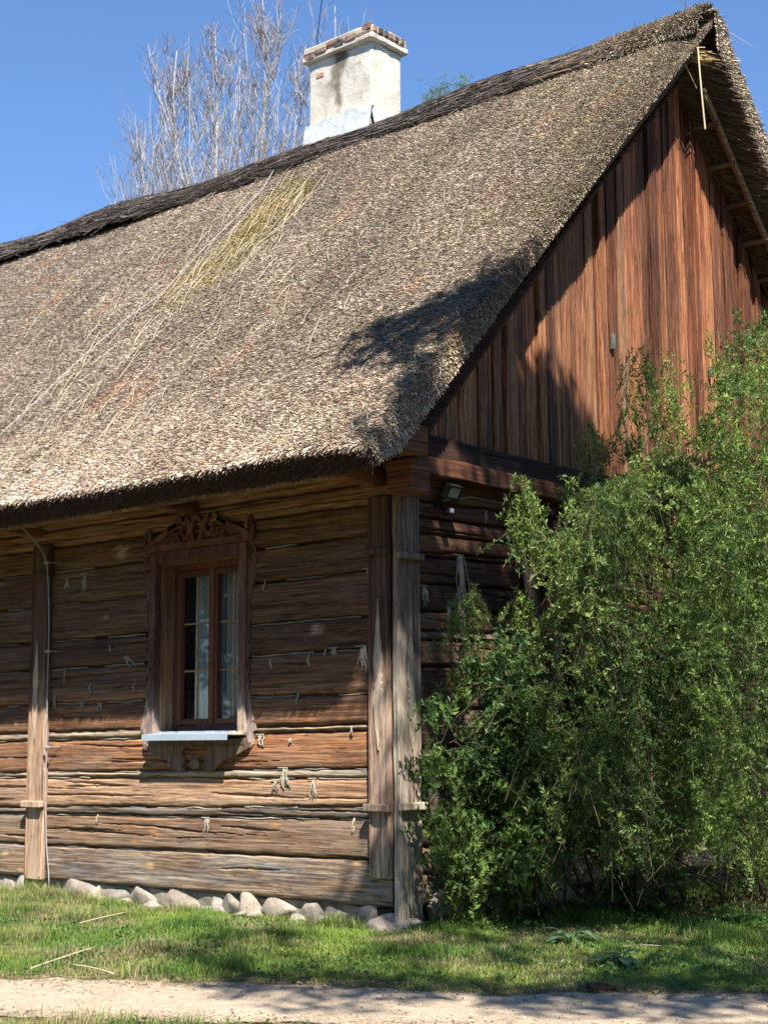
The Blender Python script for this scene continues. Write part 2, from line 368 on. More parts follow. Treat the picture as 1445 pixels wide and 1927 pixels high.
sheet('ground', g_ax, g_ax-.0, lambda x, y: ground_z(x, y), M['earth'])
# track sheet with ragged edges, 4 mm above the ground
ss = np.arange(-14, 16, .04); qq = np.linspace(-.18, TWID+.12, 34)
S_, Q_ = np.meshgrid(ss, qq, indexing='ij'); tt = (Q_+.18)/(TWID+.30)
e0 = .04*fbm(S_*11, 0*S_, 2, 3, 5)+.16*fbm(S_*1.7, 0*S_, 5, 4, 8); e1 = TWID+.05*fbm(S_*9, 0*S_, 2, 3, 6)+.2*fbm(S_*1.7, 0*S_, 9, 4, 9)
QQ = e0+(e1-e0)*tt; X = TA[0]+TD[0]*S_+TNn[0]*QQ; Y = TA[1]+TD[1]*S_+TNn[1]*QQ
Zt = ground_z(X, Y)+.006+.010*np.sin(np.pi*tt)+.006*fbm(X*9, Y*9, 0, 4, 12)
I = np.arange(X.size).reshape(X.shape); Qd = np.stack([I[:-1, :-1], I[:-1, 1:], I[1:, 1:], I[1:, :-1]], -1).reshape(-1, 4)
M['sand'] = track_m()
tr_ = mk('dirt_track', np.stack([X, Y, Zt], -1).reshape(-1, 3), [Qd], M['sand'], None, None, True); tr_['kind'] = 'structure'

# ================================================================== THE HOUSE
house = thing('log_house', 'weathered brown log house with thatched roof, white chimney and red-brown boarded gable', 'house', (0, 0, 0))

def seam_rows(P, rows, pa, pb):
    """rows of (left pixel y, right pixel y) measured on the wall -> straight seam lines v(u)"""
    out = []
    for a, b in rows:
        ua, va = P(pa, a); ub, vb = P(pb, b); out.append((ua, va, ub, vb))
    return out
def log_wall(name, T, u0, u1, vtop, seams, strips, holes, du, dv, seed, tint, cracks=40, vbot=0., urev=None):
    us = np.arange(u0, u1+du/2, du); vs = np.arange(vbot, vtop+dv/2, dv); U, V = np.meshgrid(us, vs, indexing='ij')
    lines = []
    for k, (ua, va, ub, vb) in enumerate(seams):
        f = np.clip((U-ua)/(ub-ua), -1.1, 1.5); wob = .007*fbm(U*1.1, 0*U+k*3.3, seed, 4, 50+k)+.004*vn(U*14, k+0*U, 0, 5)
        lines.append(va+(vb-va)*f+wob)
    base = vbot-.001; L = [np.full_like(U, base)]+lines+[np.full_like(U, vtop+.02)]
    H = np.zeros_like(U); ID = np.zeros(U.shape, int)
    for k in range(len(L)-1):
        m = (V >= L[k]) & (V < L[k+1]); t = np.clip((V-L[k])/np.maximum(L[k+1]-L[k], .02), 0, 1)
        hgt = L[k+1]-L[k]
        prof = .016*(1-np.abs(2*t-1)**7)+.009*_h(k, seed, 3, 1)+.012*(.5-t)*(1 if k % 2 else -.2)
        e = np.minimum(V-L[k], L[k+1]-V); gap = np.exp(-(np.maximum(e, 0)/.0085)**2)*(.036+.03*np.maximum(vn(U*2.2, k+0*U, 0, seed), -.3))
        H = np.where(m, prof-gap, H); ID = np.where(m, k, ID)
    # hewing marks and grain relief
    H += .005*fbm(U*2.0, V*10, ID*7.7, 4, seed)+.003*fbm(U*3.2, V*48, ID*3.1, 3, seed+1)
    # drying checks: long lenses along the grain
    r = np.random.default_rng(seed)
    for i in range(cracks):
        k = r.integers(0, len(L)-1); cu = r.uniform(u0, u1); ln = r.uniform(.15, 1.1); fr_ = r.uniform(.25, .8)
        ii = int(np.clip((cu-u0)/du, 0, len(us)-1)); lo, hi = L[k][ii, 0], L[k+1][ii, 0]
        if hi-lo < .07 or (k == 0 and i % 3): continue
        s = (us-cu)/ln; sl_ = r.uniform(-.03, .03)
        cv = lo+(hi-lo)*fr_+sl_*(us-cu)+.012*fbm(us*2.5, us*0+i, 0, 4, seed+9)+.003*vn(us*22, us*0+i, 0, 4)
        wd = .0045*np.clip(1-s*s, 0, 1)*r.uniform(.6, 1.5)*(1+.5*vn(us*9, us*0+i, 0, 2)); j = np.where(np.abs(s) < 1)[0]
        if not len(j): continue
        sub = np.abs(V[j]-cv[j][:, None]); H[j] -= (.024*np.clip(1-s[j]**2, 0, 1)**.5)[:, None]*np.exp(-(sub/np.maximum(wd[j], 1e-4)[:, None])**2)
    P = T(U.ravel(), V.ravel(), H.ravel()); a, b = U.shape; I = np.arange(a*b).reshape(a, b)
    Q = np.stack([I[:-1, :-1], I[1:, :-1], I[1:, 1:], I[:-1, 1:]], -1).reshape(-1, 4)
    cu, cv = U.ravel()[Q].mean(1), V.ravel()[Q].mean(1)
    for (a0, a1, b0, b1) in holes: k = ~((cu > a0) & (cu < a1) & (cv > b0) & (cv < b1)); Q, cu, cv = Q[k], cu[k], cv[k]
    idf = _h(ID, ID*0+seed, ID*0, 5); C = tint(U, V, ID, idf)
    return mk(name, P, [Q], M['log2' if T is TG else 'log'], house, C.reshape(-1, 3), True, (idf+.0).ravel()), L, us

rowsL = [(1589, 1616), (1532, 1541), (1518, 1519), (1462, 1464), (1453, 1446), (1392, 1373), (1379, 1362), (1325, 1303), (1261, 1220), (1208, 1158), (1141, 1073), (1079, 1006), (1033, 948), (1000, 909)]
seamsL = seam_rows(pL, rowsL, 93, 697)
def lerp(a, b, t): return a+(b-a)*t
def tintL(U, V, ID, idf):
    eave_shade = np.clip((V-1.36)/.12, 0, 1)*np.clip((2.45-V)/.1, 0, 1); f = (.70+.70*idf)*(1-.50*eave_shade); low = (ID == 0).astype(float); C = np.stack([f*1.1, f*.98, f*.90], -1)  # sheltered upper wood darkened further: shade under the eave painted into the colour
    g = 1/(1+np.exp((V-.78+.1*fbm(U*.7, V*3, 0, 3, 4))/.12))           # lower logs are washed grey by rain
    C = C*(1-g[..., None])+g[..., None]*np.stack([f*1.32, f*1.42, f*1.46], -1); wm = (np.clip(1.15-np.abs(V-1.1)/.32, 0, 1)*np.clip(.6+1.2*fbm(U*.9, V*4, ID, 3, 14), .1, 1))[..., None]; C = C*(1+wm*np.array([.62, .40, .14]))
    C = C*(1-low[..., None])+low[..., None]*np.stack([f*3.0, f*3.8, f*4.3], -1)
    up = 1/(1+np.exp((2.42-V)/.07)); C = C*(1-up[..., None])+up[..., None]*np.stack([f*1.2, f*1.12, f*.85], -1)   # clean yellowish logs under the eave
    strip = ((ID == 2) | (ID == 4) | (ID == 6))[..., None]; C = np.where(strip, np.stack([f*1.35, f*1.7, f*1.9], -1), C)
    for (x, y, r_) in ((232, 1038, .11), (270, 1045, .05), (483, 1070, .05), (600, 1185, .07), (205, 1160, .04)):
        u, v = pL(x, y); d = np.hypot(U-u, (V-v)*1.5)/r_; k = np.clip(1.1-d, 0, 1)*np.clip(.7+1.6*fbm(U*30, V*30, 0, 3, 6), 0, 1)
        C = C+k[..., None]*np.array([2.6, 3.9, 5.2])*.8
    return C
wu0, wv0 = pL(297, 1385); wu1, wv1 = pL(447, 1045)          # clear opening of the front window
HX = -12.6
wall, LL, usL = log_wall('log_wall', TL, -6.0, -.02, 3.06, seamsL, (), [(-2.42, -1.45, 1.07, 2.43)], .018, .0055, 21, tintL, 85)
timber('log_wall', TL, (HX, -6.0, 0, 3.06, -.2, .01), M['log'], house, res=.25, amp=.02, c=(1.3, 1.3, 1.3))
rowsG = [(1640, 1660), (1590, 1605), (1484, 1470), (1409, 1395), (1338, 1330), (1254, 1254), (1202, 1209), (1186, 1193), (1150, 1156), (1097, 1109), (1046, 1062), (1036, 1052), (1001, 1024), (970, 995), (942, 965)]
seamsG = [s for s in seam_rows(pG, rowsG, 775, 960)]
def tintG(U, V, ID, idf):
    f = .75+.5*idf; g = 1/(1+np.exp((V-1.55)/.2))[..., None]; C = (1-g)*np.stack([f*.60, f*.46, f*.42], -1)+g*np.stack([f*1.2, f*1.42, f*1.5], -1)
    strip = (ID == 7)[..., None]; return np.where(strip, np.stack([f*1.9, f*2.5, f*2.8], -1), C)
gw0, _ = pG(985, 1100); gwin = (gw0+.02, gw0+.95, 1.15, 2.42)
log_wall('log_wall', TG, .02, 7.6, 3.0, seamsG, (), [gwin], .022, .0065, 33, tintG, 60, vbot=.0)
# far walls close the building
A = Acc(); rbox(A, TL, HX, 0, 0, 3.0, -7.65, -7.45, res=1, c=(1, 1, 1)); A.build('back_wall', M['log'], house, var=.4)
A = Acc(); rbox(A, TG, 0, 7.6, 0, 6.6, HX, HX+.15, res=1, warp=lambda V: np.stack([np.where(V[:, 1] > 3, np.clip(V[:, 0], 3.4, 4.2), V[:, 0]), V[:, 1], V[:, 2]], 1)); A.build('back_wall', M['log'], house, var=.6)
A = Acc(); rbox(A, TL, -4.5, -.3, 0, 2.9, -3.2, -3.1, res=2, c=(.6, .6, .6)); rbox(A, TL, -4.5, -.15, -.05, 0.0, -3.2, -.12, res=2, c=(.6, .6, .6)); rbox(A, TL, -4.5, -.15, 2.9, 2.95, -3.2, -.12, res=2, c=(.6, .6, .6))
A.build('room_lining', M['inner'], house)

# ---- gable boards
A = Acc(); VARS = []; y = -.05; rb = np.random.default_rng(5)
AP, SL = 3.83, 1.06
def gtop(y): return 7.02-SL*abs(y-AP)
def gbot(y):
    f = y/1.98; return 3.075+.025*f
while y < 7.75:
    wd = rb.choice([.07, .095, .11, .13, .15]); off = rb.choice([.046, .064, .084])+rb.uniform(-.004, .004); y1 = y+wd
    zb = gbot(y)-rb.uniform(0, .05); zt = max(min(gtop(y), gtop(y1), 9), zb+.05)+.12
    nz = max(2, int((zt-zb)/.07)); zz = np.linspace(zb, zt, nz+1); e = .004
    prof = [(y+.006, .0), (y+.006, off-.006), (y+.011, off), (y+wd*.3, off+.001), (y+wd*.7, off-.001), (y1-.008, off), (y1-.002, off-.006), (y1-.002, .0)]
    wob = .0035*fbm(zz*.9, zz*0+y*9, 0, 3, 2)
    tw = rb.uniform(-.004, .004)
    V = [(p[1]+(tw*(1 if p[0] > y+wd/2 else -1) if p[1] > .01 else 0), p[0]+wob[i], z) for i, z in enumerate(zz) for p in prof]; k = len(prof)
    Q = [[i*k+j, i*k+j+1, (i+1)*k+j+1, (i+1)*k+j] for i in range(nz) for j in range(k-1)]+[[0, 7, 6, 1], [1, 6, 5, 2], [2, 5, 4, 3]]
    f = rb.uniform(.58, 1.2); gy = rb.random()
    V = np.array(V); zf = np.clip((V[:, 2]-3.0)/3.2, 0, 1)                      # lower ends bleached, tops kept red
    c = np.stack([f*(1.12-.25*zf), f*(1.12-.42*zf)*(1+.15*gy), f*(1.12-.48*zf)*(1+.25*gy)], 1)
    if rb.random() < .12: c = c*np.array([.75, .85, .95])
    A.add(V, Q, None, c); VARS.append(np.full(len(V), rb.random())); y = y1
A.build('gable_boards', M['board'], house, var=np.concatenate(VARS))
# small hole covers seen on the boards
A = Acc(); u, v = pG(1154, 640, .08); rbox(A, TG, u-.018, u+.018, v-.075, v+.05, .06, .088, res=.03, rnd=.003); SLM = simple('grey_slate', (.07, .075, .075), (.15, .155, .15), 20.); A.build('slot_cover', SLM, house); A = Acc(); u, v = pG(1338, 700, .08); rbox(A, TG, u-.016, u+.016, v-.04, v+.05, .06, .088, res=.03, rnd=.003)
A.build('slot_cover', SLM, house)
A = Acc()                                                    # dark lining above the logs
V = np.array([(-.05, .0, 3.0), (-.05, 7.6, 3.0), (-.05, AP, gtop(AP)+.1)]); A.add(V, None, [[0, 1, 2], [2, 1, 0]]); 
V2 = np.array([(-.09, .0, 3.0), (-.09, 7.6, 3.0), (-.09, AP, gtop(AP)+.1)]); A.add(V2, None, [[0, 1, 2]]); A.build('gable_lining', M['inner'], house)

# ---- tie beams, brackets and posts at the corner
timber('tie_beam', TG, (-.02, 7.6, 2.93, 3.085, .0, .12), M['beam'], house, c=(.34, .34, .38), amp=.006, res=.06)
timber('tie_beam', TG, (-.04, 7.6, 2.80, 2.925, .0, .18), M['beam'], house, c=(.75, .62, .58), amp=.006, res=.06)
timber('beam_end', TG, (-.15, .045, 2.64, 2.862, .05, .265), M['beam'], house, c=(1.25, 1.0, .8), amp=.005)
timber('eave_beam_end', TL, (-.3, .33, 2.875, 3.06, .06, .30), M['beam'], house, c=(.9, .75, .65), amp=.006)
timber('eave_purlin', TL, (HX, -.18, 2.742, 2.87, .36, .47), M['pale'], house, c=(.8, .72, .62), amp=.006, res=.12)
timber('wall_plate', TL, (HX, .02, 2.95, 3.08, -.1, .06), M['pale'], house, c=(.8, .7, .6), amp=.006, res=.12)
def joist(u):
    def wp(V):
        t = np.clip((V[:, 2]-.10)/.42, 0, 1); low = V[:, 1] < 2.77; V[:, 1] += np.where(low, .02*t**1.3, 0); return V
    timber('eave_joist', TL, (u-.06, u+.06, 2.725, 2.83, -.05, .50), M['beam'], house, c=(1.3, 1.15, .95), amp=.004, warp=wp, res=.03)
uj = [pL(88, 1005)[0]-.08, pL(379, 948)[0]-.075, -.12]
for u in uj: joist(u)
joist(-7.9); joist(-10)
def age_shade(o, zs=1.42, dark=(.42, .36, .34), pale=(1.5, 1.72, 1.85)):  # weathered pale foot; upper part sheltered wood plus eave shade painted in
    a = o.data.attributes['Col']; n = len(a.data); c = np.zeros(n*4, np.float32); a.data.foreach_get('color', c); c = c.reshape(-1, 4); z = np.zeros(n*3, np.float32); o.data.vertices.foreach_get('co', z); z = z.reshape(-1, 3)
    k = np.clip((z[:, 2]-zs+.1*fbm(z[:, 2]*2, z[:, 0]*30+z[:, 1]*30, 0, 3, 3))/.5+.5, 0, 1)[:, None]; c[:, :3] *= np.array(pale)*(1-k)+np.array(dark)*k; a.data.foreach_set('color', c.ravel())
def post(T, u0, u1, v0, v1, w0, w1, c, cleats, sh=0.):
    A = Acc(); rbox(A, T, u0, u1, v0, v1, w0, w1, res=.045, amp=.004, rnd=.008, c=c, sh=sh); p = A.build('corner_board', M['post'], house, var=random.random())
    # raised stiles at both edges
    A = Acc(); rbox(A, T, u0+.004, u0+.026, v0+.02, v1-.01, w1-.004, w1+.007, res=.06, amp=.001, rnd=.003, c=np.array(c)*1.0, sh=sh); rbox(A, T, u1-.026, u1-.004, v0+.02, v1-.01, w1-.004, w1+.007, res=.06, amp=.001, rnd=.003, c=c, sh=sh)
    A.build('edge_bead', M['post'], p, var=.3)
    for (vc, h, pr) in cleats:
        A = Acc(); rbox(A, T, u0-.018+sh*(vc-v0), u1+.012+sh*(vc-v0), vc-h/2, vc+h/2, w1-.004, w1+pr, res=.03, amp=.003, c=np.array(c)*.9); A.build('cleat', M['post'], p, var=random.random())
    return p
SP = [(0, 1.), (.05, .93), (.10, .86), (.42, .60), (.45, .56), (.36, .53), (.28, .50), (.34, .48), (.27, .45), (.36, .43), (.29, .405), (.44, .38), (.5, .33), (.30, .15), (.12, .05), (0, .0)]
def spindle(T, uc, vb, vt, wd, w, c, parent, sh=0.):
    pts = [(uc+sh*(vb+(vt-vb)*b-vb)+a*wd, vb+(vt-vb)*b) for a, b in SP]+[(uc+sh*(vb+(vt-vb)*b-vb)-a*wd, vb+(vt-vb)*b) for a, b in SP[-2:0:-1]]
    A = Acc(); prism(A, T, pts, w-.003, w+.011, c); A.build('carved_spindle', M['post'], parent, var=.7)
ub0, _ = pL(692, 950, .06); ub1, _ = pL(737, 950, .06); print('cb', ub0, ub1)
cr = (1.05, .9, .85)
AG = {}
p1 = post(TL, ub0, -.012, pL(725, 1655, .06)[1], 2.66, .012, .06, (1.2, 1.1, 1.08), [(pL(715, 1036, .08)[1], .04, .035), (pL(725, 1521, .08)[1], .05, .045)])
spindle(TL, (ub0-.012)/2, pL(720, 1412, .06)[1], pL(716, 1125, .06)[1], .085, .062, (2.0, 2.3, 2.5), p1)
p2 = post(TG, -.055, .165, -.10, 2.655, .012, .065, (1.35, 1.5, 1.55), [(pG(750, 1044, .08)[1], .045, .04), (pG(768, 1518, .08)[1], .05, .045)])
spindle(TG, .065, pG(765, 1410, .06)[1], pG(757, 1180, .06)[1], .08, .067, (2.3, 2.8, 3.1), p2)
for o in [p1]+[x for x in p1.children if 'spindle' not in x.name]: age_shade(o)
for o in [p2]+[x for x in p2.children if 'spindle' not in x.name]: age_shade(o, 1.7, (.75, .75, .78), (1.55, 1.75, 1.85))
ul0, _ = pL(56, 1300, .06); ul1, _ = pL(86, 1300, .06); print('post', ul0, ul1)
p3 = post(TL, ul0, ul1+.01, pL(66, 1655, .06)[1], 2.655, .012, .06, (1.25, 1.1, 1.0), [(pL(68, 1083, .08)[1], .04, .035), (pL(64, 1513, .08)[1], .05, .045)])
spindle(TL, (ul0+ul1)/2-.01, pL(66, 1392, .06)[1], pL(70, 1205, .06)[1], .075, .062, (2.1, 2.3, 2.3), p3)

p3.name = 'wall_post'
for o in [p3]+[x for x in p3.children if 'spindle' not in x.name]: age_shade(o)
# ---- windows with fretwork
def bleach(o, v0, amt=1.6):
    a = o.data.attributes['Col']; n = len(a.data); c = np.zeros(n*4, np.float32); a.data.foreach_get('color', c); c = c.reshape(-1, 4); z = np.zeros(n*3, np.float32); o.data.vertices.foreach_get('co', z); z = z.reshape(-1, 3)
    k = np.clip((v0+.38-z[:, 2]+.08*fbm(z[:, 2]*9, z[:, 0]*20, 0, 3, 3))/.3, 0, 1)[:, None]; c[:, :3] *= 1+k*amt*np.array([1., 2.1, 2.7]); a.data.foreach_set('color', c.ravel())
def window(T, u0, u1, v0, v1, tone, glass=True, sill=True, apron=True):
    """u0..u1, v0..v1: outer casing"""
    cw, dp = .075, .14; tr = np.array(tone)
    f = WIN = Acc(); wc = .05
    frame = timber('window', T, (u0, u0+cw, v0+.0, v1, -.02, wc), M['trim'], house, c=tr*1.1, res=.05, amp=.002)
    def sub(nm, b, m='trim', c=1., **k): A = Acc(); rbox(A, T, *b, res=k.pop('res', .06), amp=k.pop('amp', .0012), rnd=.003, c=tr*c if np.ndim(c) == 0 else c, **k); return A.build(nm, M[m], frame, var=random.random())
    sub('casing', (u1-cw, u1, v0, v1, -.02, wc), c=1.1, amp=.002); sub('casing', (u0+cw, u1-cw, v1-.085, v1, -.02, wc-.002), c=.95, amp=.002)
    # deep reveal
    sub('reveal', (u0+cw-.02, u0+cw+.001, v0, v1-.084, -dp-.05, -.019), 'post', (1.5, 1.15, .85)); sub('reveal', (u1-cw-.001, u1-cw+.02, v0, v1-.084, -dp-.05, -.019), 'post', (1.3, 1.0, .8))
    sub('reveal', (u0+cw, u1-cw, v1-.087, v1-.06, -dp-.05, -.019), 'post', (1.2, .9, .65)); sub('reveal', (u0+cw, u1-cw, v0-.02, v0+.02, -dp-.05, -.01), 'tin', (1, 1, 1))
    # frame and sashes
    a, b, c0, d = u0+cw+.002, u1-cw-.002, v0+.02, v1-.088; w0, w1 = -dp-.045, -dp
    sc = (1, 1, 1); t = .055
    sub('frame', (a, a+t, c0, d, w0, w1), 'sash', sc); sub('frame', (b-t, b, c0, d, w0, w1), 'sash', sc); sub('frame', (a+t, b-t, d-.05, d, w0, w1), 'sash', (1.25, 1.2, 1.1)); sub('frame', (a+t, b-t, c0, c0+.045, w0, w1), 'sash', (1.1, 1.3, 1.4))
    mid = (a+b)/2; s = .042
    for (x0, x1) in ((a+t+.002, mid-.003), (mid+.003, b-t-.002)):
        y0, y1 = c0+.049, d-.053; q0, q1 = w0+.01, w1+.014
        for bb in ((x0, x0+s, y0, y1), (x1-s, x1, y0, y1), (x0+s, x1-s, y1-s, y1), (x0+s, x1-s, y0, y0+s)): sub('sash', (*bb, q0, q1), 'sash', (1.05, 1, 1))
        if glass:
            A = Acc(); rbox(A, T, x0+s-.004, x1-s+.004, y0+s-.004, y1-s+.004, w0+.020, w0+.024, res=2, amp=0, rnd=.0005); A.build('pane', M['glass'], frame)
        xm = (x0+x1)/2; mc = (1.25, 1.0, .7); h3 = (y1-y0-2*s)/3
        sub('glazing_bar', (xm-.009, xm+.009, y0+s, y1-s, w0+.026, w0+.034), 'pale', mc)
        for k in (1, 2): sub('glazing_bar', (x0+s, x1-s, y0+s+h3*k-.008, y0+s+h3*k+.008, w0+.0255, w0+.0325), 'pale', mc)
        # curtain folds hanging behind the pane
        us = np.linspace(x0, x1, 60); fold = .018*np.sin(us*95)+.008*np.sin(us*230); A = Acc(); n = len(us)
        V = np.concatenate([T(us, np.full(n, y0-.02), w0-.07+fold), T(us, np.full(n, y1), w0-.07+fold)])
        k0 = 9 if x0 < mid-.1 else 0
        A.add(V, [[i, i+1, n+i+1, n+i] for i in range(k0, n-1-(10 if x0 > mid-.1 else 0))], None, (.78, .80, .78)); A.build('curtain', M['rope'], frame)
    sub('sash', (mid-.022, mid+.022, c0+.045, d-.05, w1+.012, w1+.026), 'sash', (1.15, 1.05, 1))
    if sill:
        A = Acc(); n0 = u0+.07; n1 = u1-.075
        V = np.array([(n0, v0+.012, -.04), (n1, v0+.012, -.04), (n1, v0-.002, .15), (n0, v0-.002, .15), (n1, v0-.046, .152), (n0, v0-.046, .152), (n1, v0-.046, .144), (n0, v0-.046, .144), (n1, v0-.008, .142), (n0, v0-.008, .142), (n1, v0+.004, -.04), (n0, v0+.004, -.04)])
        A.add(T(V[:, 0], V[:, 1], V[:, 2]), [[3, 2, 1, 0], [5, 4, 2, 3], [7, 6, 4, 5], [9, 8, 6, 7], [11, 10, 8, 9], [0, 1, 10, 11]], None); A.add(T(V[[1, 2, 8, 10], 0], V[[1, 2, 8, 10], 1], V[[1, 2, 8, 10], 2]), [[0, 1, 2, 3]]); A.add(T(V[[2, 4, 6, 8], 0], V[[2, 4, 6, 8], 1], V[[2, 4, 6, 8], 2]), [[0, 1, 2, 3]]); A.add(T(V[[0, 3, 9, 11], 0], V[[0, 3, 9, 11], 1], V[[0, 3, 9, 11], 2]), [[3, 2, 1, 0]])
        A.build('sill', M['tin'], frame)
        sub('sill_nose', (n1+.002, u1-.005, v0-.012, v0+.01, -.0, .13), 'post', (2.2, 2.4, 2.6))
    # crest: base rail, raking strips, scrolls
    A = Acc(); W0, W1 = .03, .052; cm = (u0+u1)/2; hw = (u1-u0)/2; vb = v1+.028; cc = tr*1.25
    prism(A, T, [(u0-.03, v1+.004), (u1+.03, v1+.004), (u1+.05, vb+.02), (u1+.06, vb+.045), (u1-.10, vb+.028), (u0+.10, vb+.028), (u0-.06, vb+.045), (u0-.05, vb+.02)], W0-.005, W1-.006, cc)
    for sg in (-1, 1):
        X = lambda x: cm+sg*x
        P = np.array([(X(hw+.02), vb+.03), (X(hw-.10), vb+.075), (X(hw*.60), vb+.125), (X(hw*.42), vb+.165)]); ribbon(A, T, P[::sg] if sg < 0 else P[::-1], [.03, .035, .04, .032], W0, W1, cc)
        big = spiral(0, 0, .082, .028, 110, -230, 26)+np.array([0, 0]); big = np.stack([cm+sg*(big[:, 0]*.9+.135)*1., vb+.118+big[:, 1]*.95], 1); big[:, 0] = cm+sg*(2*.135-(sg*(big[:, 0]-cm)))
        ribbon(A, T, big, np.linspace(.036, .022, 26), W0, W1, cc)
        P = np.array([(X(.13), vb+.198), (X(.2), vb+.195), (X(hw*.42), vb+.168), (X(hw*.6), vb+.13)]); ribbon(A, T, P, .034, W0, W1, cc)
        sm = spiral(0, 0, .05, .018, -40, 200, 16); ribbon(A, T, np.stack([X(.225-sm[:, 0]*.8), vb+.045+sm[:, 1]*.7], 1), .02, W0, W1, cc)
        en = spiral(0, 0, .05, .016, -60, 250, 18); ribbon(A, T, np.stack([X(hw+.028-en[:, 0]*.7+.0), vb+.11+en[:, 1]], 1), np.linspace(.034, .018, 18), W0, W1, cc)
        ribbon(A, T, [(X(hw+.045), vb-.03), (X(hw+.058), vb+.02), (X(hw+.062), vb+.08)], [.02, .035, .03], W0, W1, cc)
        sc_ = spiral(0, 0, .026, .01, 90, 400, 12); ribbon(A, T, np.stack([X(hw*.55+sc_[:, 0]), vb+.048+sc_[:, 1]], 1), .014, W0, W1, cc)
    ring = spiral(0, 0, 1, 1, 0, 360, 28); ribbon(A, T, np.stack([cm+ring[:, 0]*.052, vb+.105+ring[:, 1]*.092], 1), .03, W0, W1+.002, cc)
    A.build('carved_crest', M['trim'], frame, var=.5)
    # side brackets
    for sg in (-1, 1):
        e = u1 if sg > 0 else u0; X = lambda x: e+sg*x; A = Acc()
        sp = spiral(0, 0, .05, .018, -20, 210, 16); ribbon(A, T, np.stack([X(.055-sp[:, 0]*.75), v1-.075+sp[:, 1]], 1), np.linspace(.026, .016, 16), W0-.02, W0, cc)
        pts = [(X(-.005), v1-.10), (X(.035), v1-.15), (X(.075), v1-.11), (X(.088), v1-.14), (X(.078), v1-.22), (X(.045), v1-.33), (X(.022), v1-.42), (X(.028), v1-.46), (X(.012), v1-.50)]
        for k in range(5): b_ = v1-.50-(k+1)*.11; pts += [(X(.030), b_+.07), (X(.026), b_+.03), (X(.010), b_)]
        pts += [(X(.02), v0+.34), (X(.025), v0+.30), (X(.05), v0+.16), (X(.088), v0+.05), (X(.082), v0+.02), (X(.062), v0+.01), (X(.055), v0-.035), (X(.062), v0-.075), (X(.045), v0-.10), (X(.02), v0-.09), (X(-.005), v0-.02), (X(-.005), v0+.1)]
        g = 1/(1+np.exp(0)); prism(A, T, pts, W0-.022, W0-.001, cc)
        A.build('carved_bracket', M['trim'], frame, var=.2)
    if apron:
        A = Acc(); ac = np.array([.75, .70, .68])
        rbox(A, T, u0+.02, u1+.0, v0-.085, v0-.035, .0, .045, c=ac*.8, res=.06)
        for sg in (-1, 1):
            X = lambda x: cm+sg*x
            pts = [(X(.10), v0-.085), (X(hw-.02), v0-.085), (X(hw+.045), v0-.062), (X(hw+.04), v0-.10), (X(hw-.10), v0-.155), (X(hw-.22), v0-.19), (X(.21), v0-.25), (X(.17), v0-.275), (X(.155), v0-.262), (X(.13), v0-.272), (X(.11), v0-.255), (X(.13), v0-.225), (X(.10), v0-.18), (X(.13), v0-.15), (X(.12), v0-.10)]
            prism(A, T, pts, .0+.022, .045, ac)
        cr_ = spiral(0, 0, .046, .046, 0, 340, 18); prism(A, T, [(cm+p[0]+.01, v0-.215+p[1]*.8) for p in cr_], .02, .052, ac*1.15)
        A.build('carved_apron', M['post'], frame, var=.9)
    for o in [frame]+[x for x in frame.children if x.name.startswith(('casing', 'carved_bracket', 'reveal'))]: bleach(o, v0, 1.6 if not o.name.startswith('reveal') else .35)
    return frame
a0 = pL(281, 1040, .05); a1 = pL(463, 1020, .05); a2 = pL(279, 1382, .05); print('win', a0, a1, a2)
window(TL, a0[0], a1[0], a2[1], (a0[1]+a1[1])/2, (1.0, .95, .95))
g0 = pG(988, 1012, .05); print('gw', g0)
window(TG, g0[0]+.05, g0[0]+1.05, 1.10, g0[1], (1.3, 1.55, 1.7), sill=False, apron=False)

# ---- caulking cord in the seams and hanging tufts
rr = np.random.default_rng(4)
def cordL(k, ua, ub, r=.005, lift=.0):
    ua, ub = min(ua, ub), max(ua, ub); us = np.arange(ua, ub, .03)
    if len(us) < 3: return
    iu = np.clip(((us-usL[0])/.018).astype(int), 0, len(usL)-1); vv = LL[k][iu, 0]+.004*vn(us*9, us*0+k, 0, 3)-.003
    A = Acc(); tube(A, TL(us, vv, .006+.006*vn(us*7, us*0, k, 8)+lift), r*(1+.4*vn(us*12, us*0, k, 2)), 5, np.array([.34, .30, .25])*rr.uniform(.6, 1.1)); A.build('caulking_cord', M['rope'], house, True)
segs = {2: [(95, 700)], 3: [(95, 280), (300, 700)], 4: [(95, 180), (470, 560), (600, 700)], 5: [(95, 175), (110, 270), (480, 700)], 6: [(95, 160), (190, 275)], 7: [(95, 275)], 8: [(95, 275), (470, 560), (640, 700)], 9: [(95, 180), (200, 275), (475, 700)], 10: [(95, 275), (470, 690)], 11: [(95, 150), (175, 275), (540, 620)], 12: [(95, 175), (500, 560)], 1: [(110, 400)]}
for k, ll in segs.items():
    for (a_, b_) in ll:
        ua, ub = pL(a_, 1300)[0], pL(b_, 1300)[0]; x = ua
        while x < ub:
            e = min(ub, x+rr.uniform(.3, 1.1)); cordL(k, x, e, rr.uniform(.003, .0065)); x = e+rr.uniform(.02, .35)
    for _ in range(2): x = rr.uniform(-4.6, -4.15); cordL(k, x, x+rr.uniform(.1, .35), .004)
